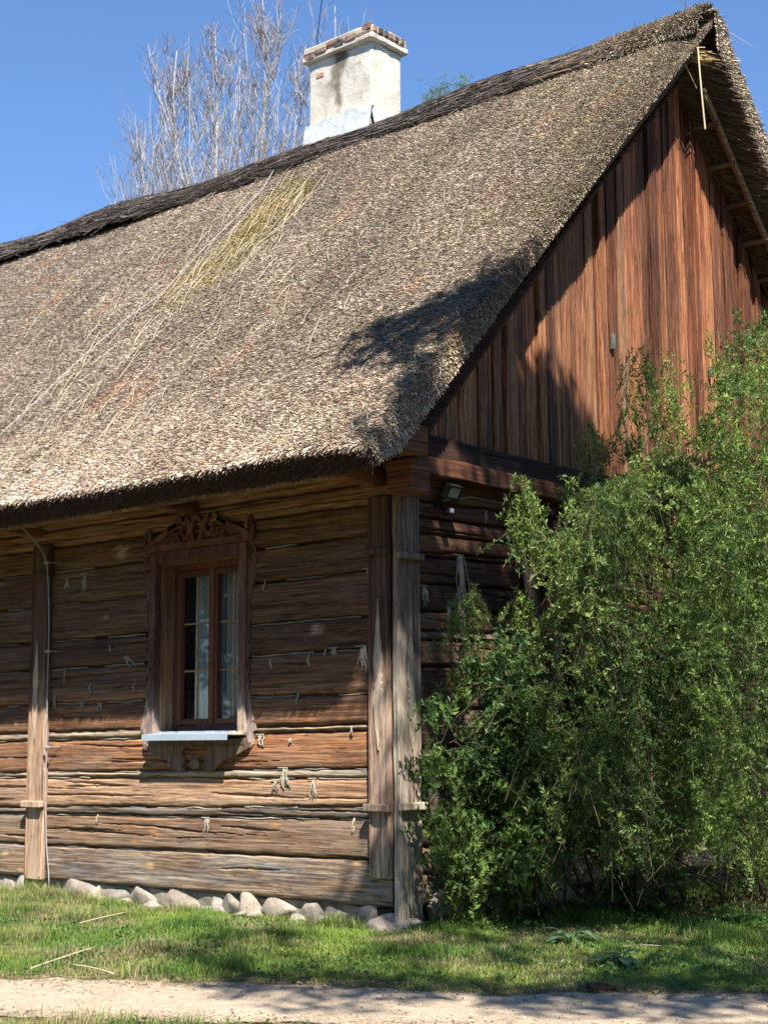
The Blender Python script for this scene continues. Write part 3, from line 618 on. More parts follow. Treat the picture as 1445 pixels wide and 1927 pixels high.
def tuft(T, P, px, py, ln, n, w=.025, sx=0.):
    u, v = P(px, py, w); L = ln/300.; A = Acc()
    for i in range(n):
        o = rr.normal(0, .005+.0012*n); b = rr.normal(0, .005+.0012*n)
        pts = bez((u+o*.4, v+.004, w-.012), (u+o+b*.4+sx*L*.5, v-L*rr.uniform(.2, .45), w+rr.uniform(.004, .016)), (u+o+b+sx*L, v-L*rr.uniform(.6, 1.05), w-.004), 7)
        pts[1:, 0] += rr.normal(0, .0035, 6)+.006*np.sin(np.arange(1, 7)*rr.uniform(.6, 2.)+i*2); pts[1:, 2] += rr.normal(0, .002, 6); tube(A, T(pts[:, 0], pts[:, 1], pts[:, 2]), rr.uniform(.0032, .0058), 5, np.array([.44, .39, .32])*rr.uniform(.55, 1.1))
    if n > 3:
        us = np.linspace(u-.03-.004*n, u+.03, 6); tube(A, T(us, np.full(6, v+.003), np.full(6, w-.006)), .004, 5, (.42, .37, .3))
    A.build('rope_tuft', M['rope'], house, True)
for a_ in [(125, 1090, 25, 5), (160, 1080, 48, 9), (206, 1215, 15, 3), (123, 1256, 34, 2), (104, 1295, 58, 3), (169, 1285, 42, 2), (155, 1322, 14, 4), (188, 1324, 20, 4), (253, 1283, 22, 1), (497, 1092, 32, 1), (508, 1240, 28, 2), (579, 1232, 30, 3), (612, 1222, 14, 2), (628, 1220, 16, 5), (683, 1216, 52, 12), (560, 1305, 24, 2), (512, 1308, 12, 1), (534, 1446, 46, 9), (519, 1468, 24, 5), (588, 1466, 50, 5), (183, 1534, 26, 2), (388, 1540, 34, 6), (490, 1383, 26, 6), (666, 1540, 34, 2), (661, 1368, 18, 2), (545, 1390, 12, 2), (692, 1070, 12, 4)]: tuft(TL, pL, *a_)
tuft(TL, pL, 233, 1232, 30, 4, sx=.9)
for a_ in [(800, 1103, 46, 6), (845, 1124, 62, 4), (868, 1046, 150, 16), (915, 962, 26, 4), (932, 964, 20, 3), (872, 1120, 90, 4)]: tuft(TG, pG, *a_)

# ---- foundation stones
def stone(c, s, seed, parent, nm='foundation_stone'):
    bm = bmesh.new(); bmesh.ops.create_icosphere(bm, subdivisions=4, radius=1.); V = np.array([v.co[:] for v in bm.verts]); F = np.array([[v.index for v in f.verts] for f in bm.faces]); bm.free()
    q = np.random.default_rng(seed*7+1); pn = nrm(q.normal(size=(15, 3))); pd = q.uniform(.74, .98, 15); r = np.min(np.where(V@pn.T > .05, pd/np.maximum(V@pn.T, .05), 9.), 1); r = np.minimum(r, 1.15)*(1+.07*fbm(V[:, 0]*3+seed*5, V[:, 1]*3, V[:, 2]*3, 4, seed))
    V = V*r[:, None]*np.array(s)+np.array(c); f = .66+.42*_h(seed, 3, 1, 1)
    return mk(nm, V, [F], M['stone'], parent, (f*(1+.06*_h(seed, 5, 1, 2)), f, f*(.9+.1*_h(seed, 6, 1, 2))), True, .5)
i = 0
for (xa, xb, tp) in [(0, 28, 1672), (30, 62, 1677), (66, 92, 1676), (96, 182, 1672), (168, 192, 1678), (184, 236, 1684), (238, 296, 1680), (296, 392, 1684), (392, 416, 1688), (412, 462, 1694), (450, 484, 1692), (484, 562, 1696), (560, 612, 1706), (612, 660, 1708), (660, 712, 1710)]:
    ua, ub = pL(xa, tp)[0], pL(xb, tp)[0]; v = pL((xa+xb)/2, tp)[1]; i += 1
    top = .045-.03*_h(i, 2, 2, 2); bot = GZ-.10; stone(((ua+ub)/2, .10+.02*_h(i, 1, 1, 1), (top+bot)/2), ((ub-ua)/2*1.25, .15, (top-bot)/2*(1.05+.3*_h(i, 7, 1, 1))), i, house); u_ = ub+.02; stone((u_, -.03-.03*_h(i, 8, 1, 1), GZ-.01), (.05+.05*_h(i, 9, 1, 1), .06, .05), i+60, house)
stone((-.05, .05, -.16), (.25, .24, .12), 31, house); stone((.05, .36, -.02), (.07, .11, .13), 32, house); stone((.04, .64, -.02), (.09, .20, .15), 33, house); stone((.06, 1.05, -.08), (.1, .2, .1), 34, house); stone((.05, 1.6, -.08), (.1, .28, .12), 35, house)
timber('footing', TL, (HX, -.05, -.3, -.012, -.35, -.035), M['stone'], house, res=.06, amp=.012, c=(.5, .46, .42)) if 0 else timber('footing', TL, (-5.5, -.05, -.3, -.006, -.3, -.015), M['stone'], house, res=.04, amp=.016, fr=14., c=(.8, .76, .70)); timber('footing', TG, (0, 7.6, -.3, .0, -.3, -.03), M['inner'], house, res=.5, amp=0)

# ================================================================== thatched roof
OV = .35
RX = 1.2
def vx(x, s): return np.where(x > 0, x*(1+.25*(1-s)), x)      # the verge leans out towards the ridge
def ztop(y): return 3.61+.985*y
YR = 3.80; ZR = ztop(YR); YE = -.72
DS = np.array([0, -.7124, -.7018]); NR = np.array([0, -.7018, .7124])
SLEN = (YR-YE)/.7124
def rnd_drop(x, k=.06): return np.where(x > 0, k*np.clip(x/OV, 0, 1.05)**2.3, 0)
def surfL(x, s, k=.06):                              # s: 0 at ridge, 1 at eave ; left slope
    y = YR+(YE-YR)*s; z = ztop(y); und = .030*fbm(x*.55, s*3.2, 0, 4, 61)+.010*fbm(x*3., s*14, 0, 3, 62)
    und = und-.012*np.clip((s-.965)/.035, 0, 1)**2
    d = und-rnd_drop(x, k); return np.stack([vx(x, s)+0*s, y+NR[1]*d, z+NR[2]*d], -1)
def surfR(x, s):
    P = surfL(x, s, .03); P[..., 1] = 2*YR-P[..., 1]; P[..., 0] = np.where(P[..., 0] > 0, P[..., 0]*RX, P[..., 0]); return P
def grid(P, flip=False):
    a, b = P.shape[:2]; I = np.arange(a*b).reshape(a, b); Q = np.stack([I[:-1, :-1], I[1:, :-1], I[1:, 1:], I[:-1, 1:]], -1).reshape(-1, 4)
    return P.reshape(-1, 3), (Q[:, ::-1] if flip else Q)
A = Acc()
xs = np.concatenate([np.arange(-13, -.0, .1), np.linspace(0, OV, 9)]); s1 = np.linspace(0, 1, 90); XX, SS = np.meshgrid(xs, s1, indexing='ij')
P = surfL(XX, SS); v, q = grid(P, True); A.add(v, q)
PR = surfR(XX, SS); v, q = grid(PR); A.add(v, q)
def under(x, s, right=False, dt=None):                  # soffit of the thatch
    y = YR+(YE+.14-YR)*s; th = np.where(x > 0, .36-(.10 if right else .27-.20*np.clip(s, 0, 1)**1.6)*np.clip(x/OV, 0, 1)**2, .36)+0*s
    z = ztop(y)-th/.7124; z = np.maximum(z, 3.05+.50*y*(y < 0)); P = np.stack([vx(x, s)+0*s, y+0*x, z], -1)
    if right: P[..., 1] = 2*YR-P[..., 1]; P[..., 0] = np.where(P[..., 0] > 0, P[..., 0]*RX, P[..., 0])
    return P
U1 = under(XX, SS); v, q = grid(U1); A.add(v, q); U2 = under(XX, SS, True); v, q = grid(U2, True); A.add(v, q)
for (a_, b_, fl) in ((P, U1, 0), (PR, U2, 1)):
    E = np.stack([a_[-1], b_[-1]], 0); v, q = grid(E, bool(1-fl)); A.add(v, q)      # verge end
    E = np.stack([a_[:, -1], b_[:, -1]], 1); v, q = grid(E, bool(1-fl)); A.add(v, q)  # eave butt
    E = np.stack([a_[0], b_[0]], 0); v, q = grid(E, bool(fl)); A.add(v, q)
roof = A.build('thatched_roof', M['tbase'], house)

rt = np.random.default_rng(99)
def straw_col(n, x, s, light=1.):
    k = rt.random(n); g = 1+.35*fbm(x*1.3, s*7, 0, 4, 71)
    c = np.where(k[:, None] < .36, [.18, .14, .105], np.where(k[:, None] < .76, [.325, .26, .195], [.50, .425, .335]))
    c = c*rt.uniform(.7, 1.3, (n, 1))*g[:, None]*np.asarray(light)[..., None] if np.ndim(light) else c*rt.uniform(.7, 1.3, (n, 1))*g[:, None]*light
    c = c*(1+rt.normal(0, .06, (n, 3)))*(1+.30*fbm(x*11, s*1.3, 4, 3, 66)+.16*fbm(x*34, s*5, 1, 2, 67))[:, None]
    e = np.clip((s-.80)/.2, 0, 1)[:, None]*.75; c = c*(1-e)+e*c*np.array([1.9, 1.85, 1.85])      # cleaner, paler butts near the eave; part of the lift paints its sunnier tilt
    moss = np.clip(fbm(x*1.1+3, s*6, 2, 4, 77)*3-.25, 0, 1)*np.clip((x+3.2)/3, 0, 1); moss = moss[:, None]*.30
    c = c*(1-moss)+moss*c*np.array([.85, .95, .62])
    red = np.clip(fbm(x*2.1, s*9, 7, 3, 78)*3-.7, 0, 1)[:, None]*.5; c = c*(1-red)+red*c*np.array([1.35, .95, .8])
    return np.clip(c, .012, .72)
def in_poly(x, y, P):
    P = np.asarray(P, float); r = np.zeros(np.shape(x), bool); j = len(P)-1
    for i in range(len(P)):
        c = ((P[i, 1] > y) != (P[j, 1] > y)) & (x < (P[j, 0]-P[i, 0])*(y-P[i, 1])/(P[j, 1]-P[i, 1]+1e-12)+P[i, 0]); r ^= c; j = i
    return r
def roofpt(px, py):                            # point of the picture on the roof plane
    d = ray(px, py); n = NR; p0 = np.array([0, YR, ZR]); return CAM+d*(((p0-CAM)@n)/(d@n))
mossP = np.array([roofpt(*p)[[0, 1]] for p in ((560, 330), (480, 380), (420, 440), (330, 520), (290, 590), (380, 580), (470, 480), (560, 400), (600, 340))])
def top_straws(n, x0, x1, right=False, s0=.03):
    dens = rt.random(n); x = x0+(x1-x0)*rt.random(n); s = s0+(1.0-s0)*rt.random(n)
    B = surfL(x, s, .03 if right else .06)
    c = straw_col(n, x, s)
    if not right:
        dm = np.zeros(n); mp = in_poly(x, B[:, 1], mossP); jit = (rt.random(n) < .35+1.2*fbm(x*3, B[:, 1]*3, 0, 3, 9)+.2)
        c[mp & jit] = c[mp & jit]*np.array([.85, .84, .45])
    a = R(24)+R(9)*rt.normal(size=n)+R(10)*(s > .9); a = np.abs(a); yaw = rt.normal(0, .38, n)
    xo = np.clip((x+.12)/.55, 0, 1)**1.5                                      # verge straws turn outwards
    lat = np.array([1., 0, 0]); d = DS*np.cos(a)[:, None]*np.cos(yaw)[:, None]+NR*np.sin(a)[:, None]+lat*np.sin(yaw)[:, None]*np.cos(a)[:, None]
    d = nrm(d*(1-.15*xo[:, None])+xo[:, None]*lat*.35)
    L = rt.uniform(.03, .066, n); P0 = B-d*.012+NR*-.004; P1 = P0+d*L[:, None]
    if right:
        for Q in (P0, P1): Q[:, 1] = 2*YR-Q[:, 1]; Q[:, 0] = np.where(Q[:, 0] > 0, Q[:, 0]*RX, Q[:, 0])
    return P0, P1, rt.uniform(.0020, .0035, n), c
A = Acc()
for (n, x0, x1) in ((90000, -13, -7), (180000, -7, -3.), (190000, -3., .02), (42000, .0, OV+.01)):
    P0, P1, r_, c = top_straws(n, x0, x1); sticks(A, P0, P1, r_, r_*.75, c)
P0, P1, r_, c = top_straws(9000, .1, OV+.01, True); sticks(A, P0, P1, r_, r_*.75, c)
P0, P1, r_, c = top_straws(9000, -4, .1, True); sticks(A, P0, P1, r_*1.3, r_, c)
def verge_end(n, right=False):
    s = rt.random(n)*1.0; f = rt.random(n); a_ = surfL(np.full(n, OV), s, .03 if right else .06); b_ = under(np.full(n, OV), s, right)
    if right: b_[:, 1] = 2*YR-b_[:, 1]; b_[:, 0] /= RX
    B = a_+(b_-a_)*f[:, None]; B[:, 0] += .004
    d = nrm(DS*.75+NR*(.45-.9*f)[:, None]+np.array([1., 0, 0])*(.30+.45*rt.random((n, 1)))+rt.normal(0, .3, (n, 3)))
    L = rt.uniform(.03, .07, n)*(1-.3*f); P0 = B-d*.02; P1 = P0+d*L[:, None]; c = straw_col(n, np.full(n, .4), s, 1.15)
    if right:
        for Q in (P0, P1): Q[:, 1] = 2*YR-Q[:, 1]; Q[:, 0] += OV*(RX-1)
        c = c*1.25
    sticks(A, P0, P1, rt.uniform(.0028, .0046, n), .003, c)
verge_end(17000); verge_end(17000, True)
# eave butts: dark brown reed ends looking down and outward
n = 100000; x = rt.uniform(-9, OV, n); f = rt.random(n); a_ = surfL(x, np.ones(n)); b_ = under(x, np.ones(n)); B = a_+(b_-a_)*f[:, None]
inn = rt.random(n)**2*.28*(rt.random(n) < .45); B[:, 1] += inn; B[:, 2] += inn*.42+.0
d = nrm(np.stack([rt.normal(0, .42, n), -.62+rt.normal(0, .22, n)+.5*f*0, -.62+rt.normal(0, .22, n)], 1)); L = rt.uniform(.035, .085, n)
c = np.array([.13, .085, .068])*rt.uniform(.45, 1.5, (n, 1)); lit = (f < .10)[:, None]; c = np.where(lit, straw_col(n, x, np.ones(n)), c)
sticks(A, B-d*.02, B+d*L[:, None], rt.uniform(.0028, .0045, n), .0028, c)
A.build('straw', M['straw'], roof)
# soffit reeds of the far (right) verge, seen from below
A = Acc(); n = 9000; s = rt.random(n); x = rt.uniform(-.12, OV-.02, n); B = under(x, s, True); B[:, 2] -= .012*rt.random(n)
d = nrm(np.stack([.9+0*s, .42+rt.normal(0, .10, n), -.42+rt.normal(0, .10, n)], 1)); L = rt.uniform(.12, .4, n)
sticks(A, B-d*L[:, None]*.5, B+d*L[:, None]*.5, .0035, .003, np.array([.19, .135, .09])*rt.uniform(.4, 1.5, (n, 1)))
n = 4000; s = rt.random(n); x = rt.uniform(-.12, OV-.20, n); B = under(x, s); d = nrm(np.stack([.9+0*s, -.42+rt.normal(0, .10, n), -.42+rt.normal(0, .10, n)], 1)); L = rt.uniform(.12, .26, n)
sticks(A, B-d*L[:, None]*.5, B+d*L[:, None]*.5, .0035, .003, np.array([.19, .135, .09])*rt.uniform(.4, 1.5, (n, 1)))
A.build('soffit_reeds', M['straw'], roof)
# battens, outriggers, rake board under the verge
for right in (0, 1):
    f_ = (lambda y: y) if not right else (lambda y: 2*YR-y)
    A = Acc(); tube(A, [(.10, f_(YR-.0), 6.96), (.10, f_(2.), 6.96-1.80*1.06), (.10, f_(.1), 6.96-3.70*1.06)], .062, 4, (.55, .45, .42)); A.build('rake_board', M['beam'], house, var=.3)
    if not right: continue
    A = Acc(); xo = .30; ys = np.linspace(3.72, -.3, 8)
    tube(A, [(xo, f_(y), ztop(y)-.36/.7124-.045) for y in ys], .03, 5, (1., .95, .9)); A.build('verge_pole', M['pale'], house, var=.2)
    for y in np.arange(3.5, .3, -.29):
        z = ztop(y)-.36/.7124-.06; A = Acc(); tube(A, [(-.1, f_(y), z-.02), (.16, f_(y), z-.02), (.335 if right else .16, f_(y), z-.03)], .026, 5, (.7, .6, .55)); A.build('outrigger', M['pale'], house, var=random.random())
# brushwood ridge
A = Acc(); xs = np.arange(-13, .36, .06); th = np.linspace(-1.45, 1.45, 17)
def ridge_r(x): return (.24+.035*fbm(x*.55, x*0, 3, 3, 81)+.02*np.sin(x*2.3))*(1-.12*np.clip((x+.75)/1.0, 0, 1))
def ridge_pt(x, t, k=1.):
    r = ridge_r(x)*k; return np.stack([x+0*t, YR-np.sin(t)*r*1.18, ZR+.035+.15*np.clip((-x-5)/5, 0, 1.6)+.028*fbm(x*.5, x*0, 8, 3, 83)*(np.cos(t)+.3)-(1-np.cos(t))*r*1.38+(r-.235)], -1)
XX2, TT = np.meshgrid(xs, th, indexing='ij'); v, q = grid(ridge_pt(XX2, TT, .93)); A.add(v, q)
ro = A.build('ridge_core', M['tbase'], roof)
A = Acc(); n = 17000; x = rt.uniform(-12.8, .32, n); t = rt.uniform(-1.5, 1.5, n)*rt.random(n)**.25; L = rt.uniform(.15, .7, n)*np.where(x > -.4, .45, 1); tw = rt.normal(0, .10, n)
P0 = ridge_pt(x-L/2, t-tw, rt.uniform(.92, 1.05, n)); P1 = ridge_pt(np.minimum(x+L/2, .62), t+tw, rt.uniform(.92, 1.08, n))
c = np.array([.13, .107, .09])*rt.uniform(.35, 1.9, (n, 1)); e = (x > -1.1)[:, None]&(rt.random((n, 1)) < .5); c = np.where(e, c*np.array([2.5, 2.3, 2.]), c)
c = np.where((rt.random((n, 1)) < .08), c*2.2, c); sticks(A, P0, P1, rt.uniform(.0025, .0055, n), .0022, c)
n = 200; x = rt.uniform(-12, .3, n); t = rt.uniform(-1.2, 1.2, n); P0 = ridge_pt(x, t, 1.); d = nrm(np.stack([rt.choice([-1., 1.], n)*.9, rt.normal(0, .25, n), .15+.25*rt.random(n)], 1)); sticks(A, P0, P0+d*rt.uniform(.08, .3, n)[:, None], .0028, .001, np.array([.09, .07, .06])*rt.uniform(.5, 1.5, (n, 1)))
# straws sticking out of the ridge end
n = 15000; x = rt.uniform(-.65, .47, n); t = rt.uniform(-1.45, 1.45, n); P0 = ridge_pt(x, t, .95); sg_ = np.where(t > 0, 1., -1.); d = nrm(np.stack([.3+0*x, -np.cos(t)*sg_*.7-np.sin(t)*.35, -np.sin(t)*sg_*.7+np.cos(t)*.35], 1)+rt.normal(0, .25, (n, 3))); sticks(A, P0, P0+d*(rt.uniform(.03, .07, n)+.28*(rt.random(n) < .0015))[:, None], .0035, .0026, straw_col(n, x, np.full(n, .1), 1.))
A.build('ridge_brushwood', M['straw'], roof)
# verge top plug of straw under the ridge end
A = Acc(); n = 60; P0 = np.stack([rt.uniform(.3, .42, n), YR-.1+rt.normal(0, .09, n), np.full(n, 6.92)+rt.normal(0, .02, n)], 1); d = nrm(np.stack([.5+0*P0[:, 0], .75+rt.normal(0, .2, n), rt.normal(-.03, .06, n)], 1)); sticks(A, P0, P0+d*(rt.uniform(.08, .2, n)+.15*(rt.random(n) < .15))[:, None], .005, .004, np.array([.5, .36, .17])*rt.uniform(.7, 1.2, (n, 1)))
q0 = onp(1312, 88, 0, .45); q1 = onp(1326, 243, 0, .45); tube(A, bez(q0, (q0+q1)/2+np.array([.01, -.03, 0]), q1, 8), .009, 5, (.62, .52, .33)); q0 = onp(1283, 110, 0, .36); q1 = onp(1310, 166, 0, .36); tube(A, [q0, (q0+q1)/2, q1], .006, 5, (.5, .42, .28))
A.build('loose_stalks', M['straw'], roof)
# loose pale straws slipping down the slope: the hundred longest are parts of their own, the rest one heap
LAY = []
def lay(px, py, qx, qy, col, r=.0026, bend=.02, lift=.022):
    a, b = roofpt(px, py)+NR*lift, roofpt(qx, qy)+NR*lift; L_ = np.linalg.norm(b-a); sd = nrm(np.cross(b-a, NR)); k1, k2 = rt.normal(0, .028, 2)*L_
    P = np.array([a, a+(b-a)*.33+sd*k1+NR*.012, a+(b-a)*.66+sd*k2+NR*.014, b]); t = np.linspace(0, 1, 6)[:, None]; P = (1-t)**3*P[0]+3*t*(1-t)**2*P[1]+3*t*t*(1-t)*P[2]+t**3*P[3]; LAY.append((L_, P, r*.8, np.asarray(col)*.9))
def pc(): return np.array([.52, .42, .27])*rt.uniform(.55, 1.15)
for i in range(125):
    t = rt.random()**1.1; x = 578-200*t+rt.normal(0, 18+24*t); y = 340+190*t+rt.normal(0, 20+10*t); l = rt.uniform(15, 70); an = R(128)+rt.normal(0, .2); lay(x, y, x+math.cos(an)*l, y+math.sin(an)*l, pc(), rt.uniform(.0022, .0036))
for i in range(150):
    t = rt.random(); x = 540-430*t+rt.normal(0, 75); y = 370+400*t+rt.normal(0, 60); l = rt.uniform(15, 75); an = R(130)+rt.normal(0, .22); lay(x, y, x+math.cos(an)*l, y+math.sin(an)*l, np.array([.56, .48, .34])*rt.uniform(.7, 1.1), rt.uniform(.0018, .003))
for i in range(230):
    x = rt.uniform(60, 1180); y = rt.uniform(200, 820)
    if y < 490-.34*x+60 or y > 900-.14*x or (x > 700 and y > 1180-.95*(x-400)-250): continue
    l = rt.uniform(8, 36); an = R(115)+rt.normal(0, .45); lay(x, y, x+math.cos(an)*l, y+math.sin(an)*l, np.array([.5, .45, .36])*rt.uniform(.7, 1.15), rt.uniform(.0018, .003))
LAY.sort(key=lambda q: -q[0]); rest = Acc()
for i, (L_, P, r_, col) in enumerate(LAY):
    if i < 100: A = Acc(); tube(A, P, r_, 4, col); A.build('loose_straw', M['straw'], roof)
    else: tube(rest, P, r_, 4, col)
o = rest.build('loose_straws', M['straw'], roof); o['kind'] = 'stuff'
# lightning conductor cable over the roof and down the left post
A = Acc(); pts = [roofpt(*p)+NR*.045 for p in ((-60, 895), (0, 832), (75, 762), (160, 680), (240, 610), (310, 560), (375, 488), (440, 425), (500, 360), (522, 322))]; pts.append(ridge_pt(np.array(pts[-1][0]), np.array(.3), 1.05)); pts.append(ridge_pt(np.array(pts[-1][0]), np.array(-.5), 1.05))
tube(A, pts, .0042, 6); A.build('conductor_cable', M['wire'], roof, True)
A = Acc(); W_ = .10
pp = [(18, 985, .42), (40, 991, .34), (62, 1012, .22), (80, 1037, .14), (89, 1060, .11), (92, 1100, .09), (93, 1180, .09), (92, 1226, .09), (90, 1300, .09), (88, 1405, .09), (86, 1500, .09), (88, 1590, .08), (92, 1640, .08), (94, 1690, .09)]
q = [TL(*pL(a, b, c), c) for a, b, c in pp]; tube(A, q, .0055, 6); A.build('down_conductor', M['wire'], house, True)
for (a, b, c) in ((40, 991, .34), (89, 1059, .11), (92, 1226, .09), (88, 1406, .09)):
    A = Acc(); u, v = pL(a, b, c); rbox(A, TL, u-.028, u+.028, v-.010, v+.010, c-.010, c+.014, res=.02, rnd=.003); tube(A, [TL(u+.02, v, c), TL(u+.07, v, .01)], .003, 5); A.build('cable_clip', M['wire'], house)

# ================================================================== chimney
ch_u0, ch_u1, ch_y0, ch_y1 = -4.33, -3.36, 3.72, 4.47
ch_u0 = onp(582, 180, 1, ch_y0)[0]; ch_u1 = onp(699, 180, 1, ch_y0)[0]; zc1 = onp(697, 75, 1, ch_y0)[2]; zc0 = onp(700, 40, 1, ch_y0-.05)[2]
ch_y1 = onp(755, 150, 0, ch_u1)[1]; print('ch', ch_u0, ch_u1, ch_y1, zc1, zc0)
A = Acc(); rbox(A, TL, ch_u0, ch_u1, 6.9, zc1, -ch_y1, -ch_y0, res=.03, amp=.007, fr=5., rnd=.012, c=(1, 1, 1)); V = np.concatenate(A.v); C = np.concatenate(A.c)
ucs = (ch_u0+ch_u1)/2-.02; dz = zc1-V[:, 2]; stn = np.clip(1-np.abs(V[:, 0]-ucs+.05*fbm(V[:, 2]*4, V[:, 2]*0, 0, 3, 5))/(.15*np.clip(1.2-dz, .2, 1)), 0, 1)*np.clip(1.15-dz*1.1, 0, 1)*(V[:, 1] < ch_y0+.05)
stn = np.clip(stn*2.6+1.4*fbm(V[:, 0]*9, V[:, 2]*9, 0, 4, 8)-.55, 0, 1)*.82; C = C*(1-stn[:, None])+stn[:, None]*np.array([.20, .17, .12]); C[:, 2] *= np.where(V[:, 0] > ch_u1-.01, .93, 1)
sc_ = np.clip(1-np.abs(V[:, 2]-7.7)/.5, 0, 1)[:, None]*.22*(V[:, 1:2] < ch_y0+.05); C = C*(1-sc_)+sc_*C*np.array([1., .82, .6])
A.c = [C]; chim = A.build('chimney', M['plaster'], house, True, var=.5)
A = Acc(); o = .055; hz = zc0-zc1
rbox(A, TL, ch_u0-o, ch_u1+o, zc1-.005, zc0-.10, -ch_y1-o, -ch_y0+o, res=.035, amp=.012, fr=7., rnd=.015, c=(.95, .92, .9)); rbox(A, TL, ch_u0-o+.01, ch_u1+o-.005, zc0-.098, zc0, -ch_y1-o+.01, -ch_y0+o-.01, res=.035, amp=.014, fr=8., rnd=.02, c=(.8, .72, .66)); A.build('chimney_cap', M['plaster'], chim, var=.5)
zb = zc1+.03
for (u, wd, z, h, mt) in ((ch_u0-.03, .15, zb-.01, .055, 'brick'), (ch_u0+.14, .16, zb+.012, .06, 'brick'), (ch_u0+.41, .13, zb+.005, .075, 'sooty'), (ch_u0+.56, .17, zb+.012, .07, 'brick'), (ch_u0+.74, .18, zb+.02, .07, 'brick'), (ch_u0+.30, .2, zc0-.085, .06, 'brick'), (ch_u1-.08, .12, zc0-.08, .085, 'brick')):
    A = Acc(); rbox(A, TL, u, u+wd, z, z+h, -ch_y0+.02, -ch_y0+o+.007, res=.03, amp=.008, fr=14., rnd=.008); A.build('bare_brick', M[mt], chim)
for k in range(6):
    st_ = (ch_y1-ch_y0+.03)/6; yy = ch_y0-.02+k*st_; A = Acc(); rbox(A, TG, yy, yy+st_*.8, zc0-.085, zc0-.02, ch_u1, ch_u1+o+.004, res=.03, amp=.008, fr=14., rnd=.008); A.build('bare_brick', M['brick' if k in (0, 5, 3) else 'sooty'], chim)
u, z = onp(603, 142, 1, ch_y0)[[0, 2]]; A = Acc(); rbox(A, TL, u-.06, u+.06, z-.03, z+.03, -ch_y0-.01, -ch_y0+.009, res=.03, amp=.003, c=(1, 1, 1)); A.build('bare_brick', simple('pale_brick', (.36, .2, .15), (.48, .3, .24), 14.), chim)
# mortar skirt over the thatch
A = Acc(); 
for (T, a, b, w) in ((TL, ch_u0-.03, ch_u1+.03, -ch_y0), (TG, ch_y0-.03, ch_y1+.02, ch_u1)):
    us = np.linspace(a, b, 40); vs = np.linspace(0, 1, 14); UU, VV = np.meshgrid(us, vs, indexing='ij'); top = 7.60+.05*fbm(us*5, us*0, 1, 3, 4)-(.09*np.abs((us-a)/(b-a)*2-1)**2 if T is TG else 0)
    Z = 7.24+(top[:, None]-7.24)*VV; Wd = w+.02+.07*(1-VV)**1.2+.012+.012*fbm(UU*9, Z*9, 0, 4, 9); Pp = T(UU.ravel(), Z.ravel(), Wd.ravel()).reshape(40, 14, 3); v, q = grid(Pp); A.add(v, q, None, (.72, .80, .88))
    E = np.stack([Pp[:, -1], T(us, top, np.full(40, w-.02))], 1); v, q = grid(E); A.add(v, q, None, (.6, .58, .55))
A.build('mortar_skirt', M['plaster'], chim, True, var=.5)
A = Acc(); q0 = onp(597, 72, 1, ch_y0+.3); q1 = onp(609, -25, 1, ch_y0+.3); tube(A, [q0-np.array([0, 0, .3]), q0, (q0+q1)/2, q1], .006, 5); A.build('lightning_rod', M['dark'], chim)

# ================================================================== floodlight on the gable wall
u, v = pG(853, 925, .16); fl = thing('floodlight', 'small black floodlight with motion sensor on the gable wall beside the corner post', 'floodlight', (.03, u, v-.05))
A = Acc()
def tiltw(V, c=(u, v)):                              # lamp head looks down and to the side
    a = R(-28); dv, dw = V[:, 1]-c[1], V[:, 2]-.15; V[:, 1] = c[1]+dv*math.cos(a)+dw*math.sin(a); V[:, 2] = .15-dv*math.sin(a)+dw*math.cos(a); V[:, 0] -= (V[:, 2]-.15)*.0; return V
rbox(A, TG, u-.06, u+.06, v-.045, v+.045, .115, .165, res=.03, amp=0, rnd=.006, warp=tiltw); rbox(A, TG, u-.068, u+.068, v+.036, v+.05, .11, .185, res=.04, amp=0, rnd=.004, warp=tiltw)
rbox(A, TG, u-.068, u+.068, v-.05, v-.040, .11, .178, res=.04, amp=0, rnd=.003, warp=tiltw); rbox(A, TG, u-.068, u-.058, v-.04, v+.036, .12, .178, res=.04, amp=0, rnd=.003, warp=tiltw); rbox(A, TG, u+.058, u+.068, v-.04, v+.036, .12, .178, res=.04, amp=0, rnd=.003, warp=tiltw)
for k in range(5): rbox(A, TG, u-.045+k*.02, u-.039+k*.02, v-.035, v+.035, .085, .118, res=.04, amp=0, rnd=.001, warp=tiltw)
A.build('lamp_housing', M['dark'], fl)
A = Acc(); rbox(A, TG, u-.056, u+.056, v-.038, v+.034, .166, .170, res=.05, amp=0, rnd=.001, warp=tiltw); A.build('lamp_glass', M['lampglass'], fl)
A = Acc(); rbox(A, TG, u-.05, u+.0, v-.10, v-.05, .03, .06, res=.03, amp=0); tube(A, [TG(u-.025, v-.06, .05), TG(u-.03, v-.03, .09), TG(u-.02, v, .115)], .012, 6); rbox(A, TG, u-.02, u+.0, v-.12, v-.08, .05, .10, res=.03, amp=0); A.build('bracket', M['dark'], fl)
A = Acc(); rbox(A, TG, u-.025, u+.03, v-.15, v-.105, .07, .13, res=.02, amp=0, rnd=.008); sens = A.build('motion_sensor', M['dark'], fl)
A = Acc(); rbox(A, TG, u-.012, u+.03, v-.145, v-.11, .131, .142, res=.02, amp=0, rnd=.005); A.build('sensor_lens', simple('milky_lens', (.5, .55, .58), (.6, .65, .68), 3., .3), sens)
A = Acc(); pts = [TG(u+.0, v-.05, .06), TG(*pG(868, 938, .05), .05), TG(*pG(886, 935, .04), .04), TG(*pG(915, 942, .035), .035), TG(*pG(945, 947, .03), .03), TG(*pG(1010, 950, .03), .03)]; tube(A, pts, .005, 6); A.build('lamp_cable', M['wire'], fl, True)

